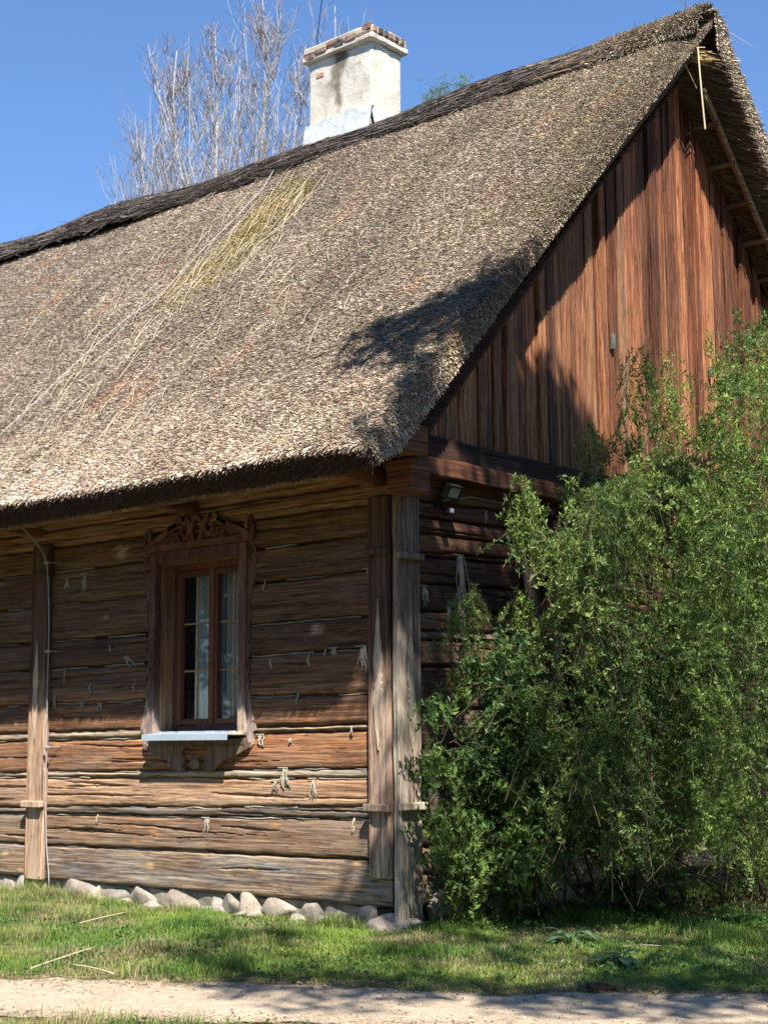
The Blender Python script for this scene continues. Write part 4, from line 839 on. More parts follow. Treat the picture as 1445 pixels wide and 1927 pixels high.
# ================================================================== vegetation helpers
def leaves(acc, P, D, L, Wd, col, rs):
    """P base points, D directions; one folded pointed leaf each (5 verts)"""
    n = len(P); D = nrm(D); h = nrm(rs.normal(size=(n, 3))); S = nrm(np.cross(D, h)); U = np.cross(S, D)
    L = np.broadcast_to(L, n)[:, None]; Wd = np.broadcast_to(Wd, n)[:, None]
    V = np.zeros((n, 6, 3)); V[:, 0] = P; m1 = P+D*L*.45-U*L*.06; tip = P+D*L-U*L*.16
    V[:, 1] = m1+S*Wd*.5+U*Wd*.16; V[:, 2] = m1-S*Wd*.5+U*Wd*.16; V[:, 3] = tip; V[:, 4] = m1; V[:, 5] = tip
    b = (np.arange(n)*6)[:, None, None]; T = (np.array([[0, 4, 1], [0, 2, 4], [4, 3, 1], [4, 2, 3]])[None]+b).reshape(-1, 3)
    acc.add(V.reshape(-1, 3), None, T, np.repeat(col, 6, 0))
def twig_leaves(A, B, tips, dirs, rs, ln=(.14, .34), k=11, lsz=(.028, .045), base=(.05, .115, .028), wr=.36, young=.3, thick=.0015):
    n = len(tips); dirs = nrm(dirs); L = rs.uniform(*ln, n); st = tips-dirs*L[:, None]
    side = nrm(np.cross(dirs, rs.normal(size=(n, 3)))); bend = side*L[:, None]*rs.uniform(-.12, .12, (n, 1))
    N_ = 4; pr = st
    for j in range(1, N_+1):
        t = j/N_; q = st+(tips-st)*t+bend*math.sin(math.pi*t); sticks(B, pr, q, thick*(1.25-.6*(j-1)/N_), thick*(1.25-.6*j/N_), np.array([.13, .105, .06])*rs.uniform(.6, 1.4, (n, 1))); pr = q
    hue = np.clip(.5+1.3*fbm(tips[:, 0]*1.5, tips[:, 1]*1.5, tips[:, 2]*1.5, 3, 31)*1.2+rs.normal(0, .25, n), 0, 1)[:, None]; b = np.array(base)*(1-young*hue)*(.75+.4*hue)+np.array([.30, .38, .06])*young*hue
    for j in range(k):
        t = .12+.88*(j+rs.random(n)*.5)/k; p = st+(tips-st)*t[:, None]+bend*np.sin(math.pi*t)[:, None]
        a = nrm(np.cross(dirs, rs.normal(size=(n, 3))))
        for sg in (-1, 1):
            d = dirs*rs.uniform(.1, .9, (n, 1))+a*sg*.9+np.array([0, 0, .3])+rs.normal(0, .35, (n, 3)); l = rs.uniform(*lsz, n)*(1.1-.35*t)
            leaves(A, p, d, l, l*wr, b*rs.uniform(.65, 1.4, (n, 1)), rs)

def shrub(label, poly, xr, ntw, bases, seed, nm='leafy_shrub', sprigs=(), group=None, zmin=.05, **k):
    rs = np.random.default_rng(seed); poly = np.array(poly, float); lo, hi = poly.min(0), poly.max(0); tips = []
    while len(tips) < ntw:
        px, py = rs.uniform(lo[0], hi[0]), rs.uniform(lo[1], hi[1])
        if not in_poly(px, py, poly): continue
        if fbm(px/70., py/70., seed, 3, 5) < -.08 and rs.random() < .8: continue       # gaps between branches
        x = xr[0]+(xr[1]-xr[0])*rs.random()**.8
        p = onp(px, py, 0, x)
        if p[2] < zmin or p[1] < .1: continue
        tips.append(p)
    tips = np.array(tips); bases = np.array(bases, float); ctr = bases.mean(0); org = (ctr[0], ctr[1], GZ)
    t = thing(nm, label, 'shrub', org, group)
    A, B = Acc(), Acc()
    d = np.stack([tips[:, 0]-ctr[0], (tips[:, 1]-ctr[1])*.8, .9+.0*tips[:, 2]], 1)*np.array([.7, .5, 1]); d = nrm(d)*.7+rs.normal(0, .8, tips.shape)
    twig_leaves(A, B, tips, d, rs, **k)
    for (px, py, x, nn, sp) in sprigs:
        c = onp(px, py, 0, x); tp = c+rs.normal(0, 1, (nn, 3))*np.array([sp*.5, sp*.5, sp]); twig_leaves(A, B, tp, np.array([0, 0, 1.])+rs.normal(0, .35, (nn, 3)), rs, **k)
    A.build('foliage', M['leaf'], t)
    # canes from the ground to the crown, then side branches
    for i in range(len(bases)*5):
        b = bases[i % len(bases)]; tip = tips[rs.integers(len(tips))]; s0 = np.array([b[0]+rs.normal(0, .06), b[1]+rs.normal(0, .1), GZ-.02])
        mid = s0+(tip-s0)*.5+np.array([rs.normal(0, .12), rs.normal(0, .12), .25*abs(tip[2])]); P = bez(s0, mid, tip, 12); P[1:-1] += rs.normal(0, .012, (10, 3))
        tube(B, P, np.linspace(rs.uniform(.007, .014), .002, 12), 5, np.array([.095, .075, .052])*rs.uniform(.6, 1.3))
    n = len(tips)//7; sel = rs.integers(len(tips), size=n); o = tips[sel]; q = o+rs.normal(0, .16, o.shape)*np.array([1, 1, .6])-np.array([0, 0, .3]); sticks(B, q, o, .0026, .0012, np.array([.12, .092, .06])*rs.uniform(.5, 1.3, (n, 1)))
    B.build('canes', M['bark'], t); return t
SHB = [(.62, .95), (.7, 1.45), (.75, 1.9)]
shrub('spreading dark green shrub against the corner of the log wall, leftmost of the three', [(850, 1300), (905, 1200), (960, 1230), (1010, 1330), (1060, 1480), (1060, 1570), (1000, 1620), (930, 1640), (885, 1590), (845, 1560), (800, 1540), (812, 1470), (800, 1410), (870, 1420), (905, 1370)], (.28, .95), 950, [(.35, .75), (.45, 1.1), (.5, 1.5), (.6, 1.9)], 3,
      sprigs=[(830, 1545, .45, 26, .07), (820, 1410, .4, 12, .05), (850, 1440, .4, 12, .05), (815, 1320, .3, 10, .04), (880, 1580, .5, 50, .12), (900, 1640, .45, 30, .10), (960, 1650, .5, 26, .12), (860, 1660, .35, 16, .07), (870, 1240, .3, 12, .12), (900, 1450, .4, 30, .10)], k=11, lsz=(.034, .058), wr=.48, base=(.07, .155, .04), group='shrubs in front of the gable wall', young=.35)
shrub('tall bushy shrub in the middle of the three, its top sprays against the red boards', [(1010, 985), (1040, 1000), (1080, 930), (1130, 905), (1190, 885), (1240, 870), (1290, 850), (1330, 1000), (1340, 1300), (1330, 1540), (1230, 1620), (1110, 1600), (1000, 1490), (930, 1330), (925, 1240), (985, 1190), (1020, 1120), (1015, 1040)], (.5, 1.5), 3700, [(.7, 1.6), (.8, 2.2), (.95, 2.8), (1.1, 3.1)], 4,
      sprigs=[(985, 930, .75, 34, .07), (990, 985, .75, 30, .08), (890, 1135, .4, 24, .07), (850, 1150, .35, 14, .05), (985, 1130, .6, 30, .06), (1110, 830, .7, 14, .09), (1135, 820, .7, 8, .07), (1180, 800, .9, 22, .14), (1195, 720, .9, 16, .12), (1215, 690, .9, 14, .10), (1240, 700, .9, 14, .12), (1265, 740, .9, 14, .12), (1210, 820, .9, 26, .16), (1260, 800, .9, 20, .14), (870, 1230, .35, 10, .05)], k=14, lsz=(.022, .043), wr=.40, base=(.10, .19, .055), young=.6, group='shrubs in front of the gable wall')
shrub('dense tall shrub at the right edge, reaching the roof verge', [(1300, 800), (1340, 740), (1380, 700), (1430, 680), (1560, 600), (1640, 1000), (1640, 1650), (1400, 1640), (1300, 1560), (1290, 1300), (1270, 1000)], (.6, 2.0), 3600, [(1.0, 2.9), (1.2, 3.4), (1.5, 3.6), (1.6, 4.3)], 5,
      sprigs=[(1350, 680, 1.1, 26, .16), (1400, 620, 1.1, 16, .10), (1375, 640, 1.1, 10, .08), (1432, 605, 1.1, 12, .06), (1340, 770, 1.1, 30, .14), (1420, 650, 1.1, 26, .14)], k=14, lsz=(.023, .044), wr=.40, base=(.115, .22, .05), group='shrubs in front of the gable wall', young=.5)

# ---- grass, clover, gravel (beyond counting)
rs = np.random.default_rng(77)
def grass(n, xr, yr, f, h, wd, cf, A):
    x = rs.uniform(*xr, n); y = rs.uniform(*yr, n); v_ = np.stack([x, y, 0*x+GZ], 1)-CAM; zz_ = v_@FW; uu_ = FPX*(v_@RT)/zz_; ww_ = -FPX*(v_@UPV)/zz_; kk = (zz_ > 1) & (np.abs(uu_) < 1050) & (ww_ < 1350); x, y = x[kk], y[kk]; n = len(x); k = f(x, y); keep = rs.random(n) < k; x, y = x[keep], y[keep]; n = len(x); z = ground_z(x, y)
    H = h(x, y)*rs.uniform(.4, 1.35, n); a = rs.uniform(0, 6.28, n); lean = rs.uniform(.2, 1.1, n)*H; w = wd*rs.uniform(.6, 1.3, n)
    dx, dy = np.cos(a), np.sin(a); P = np.stack([x, y, z-.005], 1); o = np.stack([-dy, dx, 0*dx], 1)*w[:, None]/2; ld = np.stack([dx, dy, 0*dx], 1)
    V = np.zeros((n, 5, 3)); V[:, 0] = P-o; V[:, 1] = P+o; m = P+ld*(lean*.3)[:, None]+np.array([0, 0, 1.])*(H*.6)[:, None]; V[:, 2] = m+o*.8; V[:, 3] = m-o*.8; V[:, 4] = P+ld*lean[:, None]+np.array([0, 0, 1.])*(H*(1-.25*lean/H))[:, None]
    b = (np.arange(n)*5)[:, None]; A.add(V.reshape(-1, 3), np.array([[0, 1, 2, 3]])+b, np.array([[3, 2, 4]])+b, np.repeat(cf(x, y, n), 5, 0))
def inhouse(x, y): return (x < .05) & (y > .0)
def gd(x, y):
    q, s = tq(x, y); e = .16*fbm(s*1.7, q*0, 5, 4, 8); k = np.clip((-(q-e)+.07)/.26, 0, 1)**.9; k2 = np.clip((q-TWID-e)/.25, 0, 1)*.34
    d = np.clip(.95+.8*fbm(x*1.6, y*1.6, 0, 3, 15), .15, 1); r = np.where(q < TWID/2, k, k2)*d; und = (x > .5)*(y > .95+(x-.5)*.75)
    r = r*np.where((x < .2) & (y < 0), np.clip((-y-.02)/.12, .1, 1), 1); return np.where(inhouse(x, y), 0, np.where(und, r*.12, r))
def gh(x, y):
    dw = np.where((x < .1) & (y < 0), -y, 2.); q, s = tq(x, y); tall = np.clip(fbm(x*2.8, y*2.8, 0, 4, 25)*3-.15, 0, 1)
    return .026+.055*tall**1.5+.085*np.exp(-((dw-.18)/.13)**2)*np.clip(.12+fbm(x*3, y*3, 0, 2, 9)*2, 0, 1)+.015*np.clip(-q, 0, 1)
def gc(x, y, n):
    q, s = tq(x, y); dry = np.clip(.38+1.1*fbm(x*1.9, y*1.9, 3, 3, 33)+.55*np.exp(-(np.minimum(np.abs(q), np.abs(q-TWID))/.16)**2), 0, 1); isdry = (rs.random(n) < np.clip(dry*1.25-.42, .03, .75))[:, None]
    yl = np.clip(.5+1.5*fbm(x*3.1, y*3.1, 9, 3, 41), 0, 1)[:, None]; g = (np.array([.11, .21, .04])*(1-yl)+np.array([.23, .32, .06])*yl)*rs.uniform(.6, 1.4, (n, 1)); d = np.array([.40, .33, .18])*rs.uniform(.6, 1.2, (n, 1)); return np.where(isdry, d, g)
A = Acc(); grass(1500000, (-6.5, 5), (-5.5, 3.5), gd, gh, .0036, gc, A)
n = 9000; s_ = rs.uniform(-4, 8, n); q_ = np.where(rs.random(n) < .6, rs.normal(-.06, .10, n), TWID+rs.normal(.06, .10, n)); x = TA[0]+TD[0]*s_+TNn[0]*q_; y = TA[1]+TD[1]*s_+TNn[1]*q_; P0 = np.stack([x, y, ground_z(x, y)+rs.uniform(.006, .022, n)], 1); a_ = rs.uniform(0, 6.28, n); L_ = rs.uniform(.015, .07, n)
sticks(A, P0, P0+np.stack([np.cos(a_)*L_, np.sin(a_)*L_, rs.normal(0, .006, n)], 1), .0014, .001, np.array([.36, .29, .17])*rs.uniform(.5, 1.2, (n, 1)))
go = A.build('grass', M['grassm']); go['kind'] = 'stuff'; tag(go, 'short spring grass with dry blades along the house and the track', 'grass')
# clover-like ground cover at the foot of the shrubs
A = Acc(); n = 26000; x = rs.uniform(.2, 3.6, n); y = .75*(x-.5)+.95+rs.normal(0, .38, n)-.1; q, s = tq(x, y); keep = (fbm(x*2.5, y*2.5, 0, 3, 44) > -.1) & (q < -.25) & ~inhouse(x, y); x, y = x[keep], y[keep]; n = len(x)
P = np.stack([x, y, ground_z(x, y)+rs.uniform(.01, .055, n)], 1); D = np.stack([rs.normal(size=n), rs.normal(size=n), rs.uniform(.1, .8, n)], 1); leaves(A, P, D, rs.uniform(.014, .03, n), rs.uniform(.012, .022, n), np.array([.07, .15, .03])*rs.uniform(.6, 1.5, (n, 1)), rs)
n = 60000; x = rs.uniform(-5.5, 4, n); y = rs.uniform(-4.5, 2, n); q, s = tq(x, y); kp = (fbm(x*2.1, y*2.1, 5, 4, 91) > .10) & ((q < -.1) | (q > TWID+.15)) & ~inhouse(x, y-.0) & ((y < -.15) | (x > .2)); x, y = x[kp], y[kp]; n = len(x)
leaves(A, np.stack([x, y, ground_z(x, y)+rs.uniform(.008, .04, n)], 1), np.stack([rs.normal(size=n), rs.normal(size=n), rs.uniform(.1, .9, n)], 1), rs.uniform(.014, .034, n), rs.uniform(.010, .020, n), np.array([.09, .18, .045])*rs.uniform(.6, 1.4, (n, 1)), rs)
o = A.build('ground_cover', M['leaf']); o['kind'] = 'stuff'; tag(o, 'small-leaved green ground cover below the shrubs', 'ground cover')
A = Acc(); n = 22000; s = rs.uniform(-4, 7, n); q = rs.uniform(-.1, TWID+.1, n)
x = TA[0]+TD[0]*s+TNn[0]*q; y = TA[1]+TD[1]*s+TNn[1]*q; r_ = .0018+.009*rs.random(n)**10; bmv = np.array([(1, 0, 0), (-1, 0, 0), (0, 1, 0), (0, -1, 0), (0, 0, 1), (0, 0, -1)], float); bf = np.array([[0, 2, 4], [2, 1, 4], [1, 3, 4], [3, 0, 4], [2, 0, 5], [1, 2, 5], [3, 1, 5], [0, 3, 5]])
V = (bmv[None]*(r_[:, None, None]*rs.uniform(.6, 1.4, (n, 6, 1)))*np.array([1, 1, .6])+np.stack([x, y, ground_z(x, y)+.012+.004], 1)[:, None]); A.add(V.reshape(-1, 3), None, (bf[None]+(np.arange(n)*6)[:, None, None]).reshape(-1, 3), np.repeat(np.array([.34, .27, .20])*rs.uniform(.4, 1.35, (n, 1)), 6, 0))
o = A.build('gravel', M['rope']); o['kind'] = 'stuff'; tag(o, 'fine pale gravel scattered over the dirt track', 'gravel')
# dead leaves and dark litter under the shrubs
A = Acc(); n = 7000; x = rs.uniform(.3, 3.2, n); y = .75*(x-.5)+1.15+rs.random(n)*1.6; P = np.stack([x, y, ground_z(x, y)+rs.uniform(.002, .02, n)], 1); leaves(A, P, np.stack([rs.normal(size=n), rs.normal(size=n), rs.uniform(-.1, .3, n)], 1), rs.uniform(.02, .045, n), rs.uniform(.012, .025, n), np.array([.10, .065, .04])*rs.uniform(.4, 1.8, (n, 1)), rs)
o = A.build('leaf_litter', M['leaf']); o['kind'] = 'stuff'; tag(o, 'dry brown leaf litter on the dark soil below the shrubs', 'leaf litter')

# ---- single low plants
def gpt(px, py): q = onp(px, py, 2, GZ); return q
def rosette(name, label, px, py, nl, L, wd, up, col, rnd_=False, seed=0, cat='plant'):
    r = np.random.default_rng(seed); c = gpt(px, py); c[2] = ground_z(c[0], c[1]); t = thing(name, label, cat, tuple(c)); A, B = Acc(), Acc()
    for i in range(nl):
        a = r.uniform(0, 6.28); h = r.uniform(*up); l = L*r.uniform(.7, 1.2); d = np.array([math.cos(a), math.sin(a), 0]); base = c+d*.01
        st = base+d*h*.6+np.array([0, 0, h]); tube(B, bez(base, base+np.array([0, 0, h*.6]), st, 5), .0035, 5, (.10, .15, .05), False)
        s_ = np.array([-d[1], d[0], 0]); n = 9; tt_ = np.linspace(0, 1, n); prof = (np.sin(np.pi*tt_**.7)**.6 if rnd_ else np.sin(np.pi*tt_**1.2)**.8)*wd*l/2+.001; tl = r.uniform(-.25, .5)
        cen = st+d*(tt_*l)[:, None]*math.cos(tl)+np.array([0, 0, 1.])*(tt_*l*math.sin(tl)-.35*l*tt_**2)[:, None]
        V = np.concatenate([cen+s_*prof[:, None]+np.array([0, 0, .15])*prof[:, None], cen, cen-s_*prof[:, None]+np.array([0, 0, .15])*prof[:, None]]); Q = [[i_, n+i_, n+i_+1, i_+1] for i_ in range(n-1)]+[[n+i_, 2*n+i_, 2*n+i_+1, n+i_+1] for i_ in range(n-1)]
        A.add(V, Q, None, np.array(col)*r.uniform(.7, 1.25))
    A.build('leaves', M['leaf'], t, True); B.build('stalks', M['leaf'], t); return t
rosette('burdock', 'broad round-leaved burdock at the foot of the shrubs', 1210, 1722, 17, .19, .95, (.10, .27), (.08, .20, .06), True, 1)
rosette('plantain', 'small pale green plantain rosette in the grass near the track', 1163, 1822, 12, .10, .5, (.03, .08), (.16, .27, .13), False, 2)
rosette('dock_plant', 'low grey-green weed with narrow leaves left of the plantain', 1075, 1782, 26, .13, .35, (.02, .09), (.10, .20, .11), False, 3)
rosette('nettle_clump', 'dark broad-leaved plant at the foot of the corner stones', 905, 1712, 34, .12, .6, (.05, .34), (.03, .095, .035), False, 4)
rosette('young_weed', 'fresh green weed standing at the edge of the soil below the middle shrub', 1020, 1735, 20, .09, .55, (.05, .22), (.07, .18, .045), False, 5)
# debris
def stalk(name, label, a, b, r, c, cat='straw', z=(.03, .04), grp=None):
    p, q = gpt(*a), gpt(*b); p[2] = ground_z(p[0], p[1])+z[0]; q[2] = ground_z(q[0], q[1])+z[1]; A = Acc(); m = (p+q)/2+np.array([.01, .015, .01]); tube(A, bez(p, m, q, 8), r, 5, c)
    o = A.build(name, M['rope'], None, True, origin=tuple((p+q)/2)); tag(o, label, cat, grp); return o
stalk('dry_stalk', 'longest pale stalk lying on the grass near the track, lower left', (56, 1829), (180, 1795), .004, (.6, .52, .33), grp='stalks lying in the grass')
stalk('dry_stalk', 'thin pale stalk on the grass below the foundation stones', (150, 1752), (246, 1732), .003, (.6, .52, .33), z=(.05, .06), grp='stalks lying in the grass')
stalk('dry_stalk', 'bent dry stalk at the edge of the track, below the longest stalk', (135, 1823), (215, 1842), .004, (.5, .42, .27), grp='stalks lying in the grass')
stalk('dry_stalk', 'level pale stalk in the shaded grass above the dung lump', (1172, 1799), (1243, 1798), .003, (.5, .45, .32), z=(.05, .05), grp='stalks lying in the grass')
p = gpt(1118, 1712); A = Acc(); q = p+np.array([.05, .12, .50]); tube(A, bez(p, (p+q)/2+np.array([.02, 0, 0]), q, 8), np.linspace(.005, .003, 8), 5, (.42, .36, .22)); o = A.build('dead_stem', M['rope'], None, True, origin=tuple(p)); tag(o, 'upright pale dead stem leaning in front of the middle shrub', 'stem')
bm = bmesh.new(); bmesh.ops.create_icosphere(bm, subdivisions=4, radius=1.); V = np.array([v.co[:] for v in bm.verts]); F = np.array([[v.index for v in f.verts] for f in bm.faces]); bm.free()
p = gpt(1128, 1858); p[2] = ground_z(p[0], p[1])+.012; V = V*(1+.55*fbm(V[:, 0]*2.3, V[:, 1]*2.3, V[:, 2]*2.3, 4, 3))[:, None]*np.array([.075, .055, .028])+p
o = mk('dung_lump', V, [F], simple('brown_dung', (.05, .022, .014), (.13, .06, .035), 60., .9, 1., .01), None, None, False, None, tuple(p)); tag(o, 'crumbly red-brown lump at the edge of the track', 'dung')

# ================================================================== bare trees beyond the roof
def bare_tree(label, px, py, dist, top, seed, lean=0., nb=30, trunk=.075, col=(.38, .365, .345), steep=.26, nm='bare_poplar'):
    r = np.random.default_rng(seed); d = ray(px, py); p = CAM+d*dist/np.linalg.norm(d[:2]); tz = CAM[2]+dist*(ray(px, top)[2]/np.linalg.norm(ray(px, top)[:2])); base = np.array([p[0], p[1], GZ])
    t = thing(nm, label, 'tree', tuple(base), 'leafless trees behind the house'); A, B = Acc(), Acc()
    H = tz-GZ; rt3 = np.array([RT[0], RT[1], 0]); P = np.array([base+np.array([0, 0, H*k])+rt3*(lean*(k-p_k)*H*.11 if (k > (p_k := .55)) else 0)+np.r_[r.normal(0, .03, 2), 0] for k in np.linspace(0, 1, 16)])
    rad = .8*trunk*(1-np.linspace(0, 1, 16))**.8+.005; tube(A, P, rad, 7, np.array(col)*.95)
    tw0, tw1 = [], []
    for i in range(nb):
        k = r.uniform(.50, .93); f = k*15; j = int(f); s = P[j]+(P[min(j+1, 15)]-P[j])*(f-j); az = r.uniform(0, 6.28); L = min(H*(1-k)*r.uniform(.45, .85)+.3, 3.2); out = np.array([math.cos(az), math.sin(az), 0])
        e = s+out*L*steep*r.uniform(.6, 1.3)+np.array([0, 0, L]); mid = s+out*L*steep*.8+np.array([0, 0, L*.35]); Q = bez(s, mid, e, 9); Q[1:-1] += r.normal(0, .03, (7, 3)); r0 = max(.008, rad[j]*.38)
        tube(B, Q, np.linspace(r0, .005, 9), 5, np.array(col)*r.uniform(.7, 1.1))
        for m_ in range(5):
            g = r.uniform(.2, .95); q = Q[int(g*8)]; a2 = r.uniform(0, 6.28); l2 = L*r.uniform(.12, .4)+.12; e2 = q+np.array([math.cos(a2)*.5, math.sin(a2)*.5, 1.])*l2; Q2 = bez(q, q+np.array([math.cos(a2)*.5, math.sin(a2)*.5, .4])*l2*.6, e2, 5); tube(B, Q2, np.linspace(.007, .003, 5), 4, np.array(col)*r.uniform(.5, 1.), False)
            for z_ in range(6): g2 = r.random(); q3 = Q2[0]+(Q2[-1]-Q2[0])*g2; dd = np.array([r.normal(0, .5), r.normal(0, .5), .8]); tw0.append(q3); tw1.append(q3+nrm(dd)*r.uniform(.08, .34))
    tw0, tw1 = np.array(tw0), np.array(tw1); sticks(B, tw0, tw1, .0052, .003, np.array([.22, .17, .15])*r.uniform(.5, 1.5, (len(tw0), 1)))
    A.build('trunk', M['bark'], t, True); B.build('crown', M['bark'], t); return t
for i, (lb, px, py, di, tp, ln, nb, tk, st) in enumerate([
    ('thickest pale-trunked bare poplar rising behind the ridge left of the chimney', 405, 345, 27, 60, 0, 32, .10, .30),
    ('bare tree with two tall straight limbs nearest the chimney', 490, 320, 28, -10, .1, 40, .09, .28),
    ('bare tree leaning left between the thick poplar and the low outer trees', 365, 365, 27, 95, -.6, 28, .07, .28),
    ('shorter bare tree with wispy grey twigs, second from the left', 312, 385, 29, 165, -.1, 24, .05, .26),
    ('lowest bare tree at the left end of the row', 272, 395, 30, 262, -.05, 20, .04, .24),
    ('slender bare tree between the two tallest, mostly twigs', 450, 335, 30, 110, .0, 28, .055, .30),
    ('thin white-barked bare tree just beside the chimney', 535, 305, 27, 120, .35, 20, .04, .30),
    ('small bare tree whose twigs show above the chimney cap', 640, 250, 30, 12, -.1, 12, .04, .3)]): bare_tree(lb, px, py, di, tp, 100+i, ln, nb, tk, steep=st)
# willow tips just over the ridge on the right of the chimney
rs = np.random.default_rng(12); c = onp(845, 185, 1, 24.); t = thing('willow_tree', 'fresh green willow tips showing over the ridge right of the chimney', 'tree', (c[0], c[1], GZ)); A, B = Acc(), Acc()
tube(B, [(c[0], c[1], GZ), (c[0]+.1, c[1], c[2]*.5), (c[0], c[1], c[2]-1.)], [.16, .1, .04], 7, (.2, .17, .13)); tt_ = []
for (px, py, nn, sx, sz) in ((810, 178, 18, .06, .18), (830, 166, 34, .09, .22), (872, 160, 34, .10, .2), (850, 178, 26, .3, .1)): q = onp(px, py, 1, 24.); tt_.append(q+rs.normal(0, 1, (nn, 3))*np.array([sx, .2, sz]))
tt_ = np.concatenate(tt_); twig_leaves(A, B, tt_, np.array([0, 0, 1.])+rs.normal(0, .5, tt_.shape), rs, ln=(.3, .9), k=12, lsz=(.05, .09), base=(.12, .2, .05), wr=.3)
n = 700; P_ = np.array([c[0], c[1], c[2]-1.5])+rs.normal(0, .8, (n, 3))*np.array([1, 1, .5]); twig_leaves(A, B, P_-np.array([0, 0, .6]), np.array([0, 0, 1.])+rs.normal(0, .5, P_.shape), rs, ln=(.3, .7), k=8, lsz=(.05, .09), base=(.1, .18, .05), wr=.3)
A.build('crown', M['leaf'], t); B.build('trunk', M['bark'], t)

# ================================================================== trees around the photographer: they shade the corner, shrubs and track
E1 = np.cross([0, 0, 1.], SUN); E1 /= np.linalg.norm(E1); E2 = np.cross(SUN, E1)
def pts_in(poly, n, fn, r):
    poly = np.array(poly, float); lo, hi = poly.min(0), poly.max(0); x = r.uniform(lo[0], hi[0], n*4); y = r.uniform(lo[1], hi[1], n*4); k = in_poly(x, y, poly); return np.array([fn(a, b) for a, b in zip(x[k][:n], y[k][:n])])
fr_, fg_, fl_, fgr = roofpt, (lambda a, b: onp(a, b, 0, .07)), (lambda a, b: onp(a, b, 1, -.03)), (lambda a, b: onp(a, b, 2, GZ))
fs_ = lambda a, b: onp(a, b, 0, 1.1)
r7 = np.random.default_rng(70)
LIT = [(fg_, [(1267, 255), (955, 680), (1020, 690), (1095, 750), (1145, 880), (1300, 900), (1445, 880), (1445, 600)], 5000), (fl_, [(-300, 1290), (690, 1290), (690, 1560), (610, 1690), (-300, 1700)], 5000),
       (fr_, [(-300, 600), (600, 280), (1300, 40), (1230, 200), (1050, 390), (960, 410), (830, 470), (720, 560), (640, 650), (650, 830), (-300, 960)], 7000), (fr_, [(680, 700), (740, 700), (760, 760), (690, 760)], 200), (fr_, [(700, 580), (780, 552), (880, 492), (880, 520), (800, 565), (730, 595)], 200), (fr_, [(820, 640), (870, 590), (900, 600), (840, 670)], 80),
       (fgr, [(-200, 1700), (520, 1710), (440, 1750), (270, 1790), (300, 1835), (390, 1860), (380, 1927), (-200, 1927)], 2500),
       (fgr, [(1160, 1722), (1290, 1745), (1280, 1775), (1180, 1755)], 250), (fgr, [(1360, 1750), (1430, 1760), (1440, 1800), (1390, 1790)], 200), (fgr, [(830, 1800), (890, 1800), (890, 1835), (830, 1835)], 120), (fgr, [(1010, 1815), (1070, 1815), (1070, 1840), (1010, 1840)], 120), (fgr, [(590, 1740), (650, 1735), (640, 1800), (580, 1800)], 150), (fgr, [(760, 1880), (900, 1880), (900, 1900), (760, 1900)], 150), (fgr, [(700, 1912), (1250, 1918), (1250, 1950), (700, 1950)], 300),
       (fg_, [(690+160, 905), (960, 915), (960, 925), (850, 915)], 150), (fs_, [(955, 915), (1020, 905), (1015, 990), (960, 980)], 400), (fs_, [(1330, 1050), (1400, 1050), (1390, 1120), (1340, 1110)], 200), (fs_, [(1395, 820), (1445, 840), (1445, 1000), (1400, 1000)], 300), (fs_, [(1250, 640), (1445, 600), (1445, 820), (1250, 820)], 900), (fs_, [(1430, 1400), (1470, 1400), (1470, 1520), (1430, 1520)], 200), (fs_, [(930, 1090), (1010, 1110), (1000, 1150), (930, 1140)], 120), (fg_, [(840, 1180), (960, 1200), (930, 1380), (880, 1350)], 200)]
for i in range(46): cx, cy, rr_ = r7.uniform(900, 1445), r7.uniform(860, 1600), r7.uniform(14, 42); LIT.append((fs_, [(cx+rr_*math.cos(a), cy+rr_*math.sin(a)) for a in np.arange(0, 6.2, .7)], 60))
LIT.append((fs_, [(1290, 830), (1445, 820), (1480, 1150), (1330, 1080)], 900))
lit = set(); CS = .07
for fn, poly, n in LIT:
    P = pts_in(poly, n, fn, r7)
    for a, b in zip(np.round(P@E1/CS).astype(int), np.round(P@E2/CS).astype(int)): lit.add((a, b))
DARK = [(fr_, [(650, 660), (700, 600), (790, 570), (830, 560), (850, 515), (945, 480), (985, 500), (950, 570), (850, 700), (790, 790), (755, 860), (700, 850), (680, 780), (740, 760), (740, 700), (660, 690)], 250, (5.5, 8.)),
        (fg_, [(780, 830), (860, 790), (960, 740), (1050, 690), (1120, 860), (1160, 920), (1445, 1000), (1445, 1700), (780, 1700)], 1000, (7, 11)), (fl_, [(745, 1300), (700, 1560), (560, 1600), (600, 1700), (745, 1720)], 32, (8, 10)),
        (fs_, [(1000, 1000), (1150, 900), (1330, 880), (1445, 1000), (1500, 1650), (900, 1650), (850, 1300)], 270, (6.5, 10)),
        (fgr, [(290, 1800), (350, 1755), (470, 1735), (560, 1745), (640, 1760), (800, 1740), (1445, 1700), (1560, 1860), (1445, 1880), (760, 1870), (420, 1860)], 340, (8, 12)), (fgr, [(400, 1850), (1500, 1830), (1500, 1905), (900, 1900), (600, 1900), (420, 1880)], 120, (8.5, 12))]
DARK.append((fr_, [(760, 680), (850, 690), (800, 780), (755, 860), (700, 850), (690, 790), (760, 770)], 110, (5.5, 8.))); DARK.append((fg_, [(800, 835), (880, 760), (980, 710), (1060, 720), (1115, 850), (1125, 890)], 260, (6.5, 9)))
cl = []; src = []
for fn, poly, n, (t0, t1) in DARK:
    P = pts_in(poly, n, fn, r7); a = np.round(P@E1/CS).astype(int); b = np.round(P@E2/CS).astype(int)
    ok = np.array([not any((x+i, y+j) in lit for i in (-1, 0, 1) for j in (-1, 0, 1)) for x, y in zip(a, b)]); P = P[ok]; cl.append(P+SUN*r7.uniform(t0, t1, (len(P), 1)))
cl = np.concatenate(cl); print('clumps', len(cl))
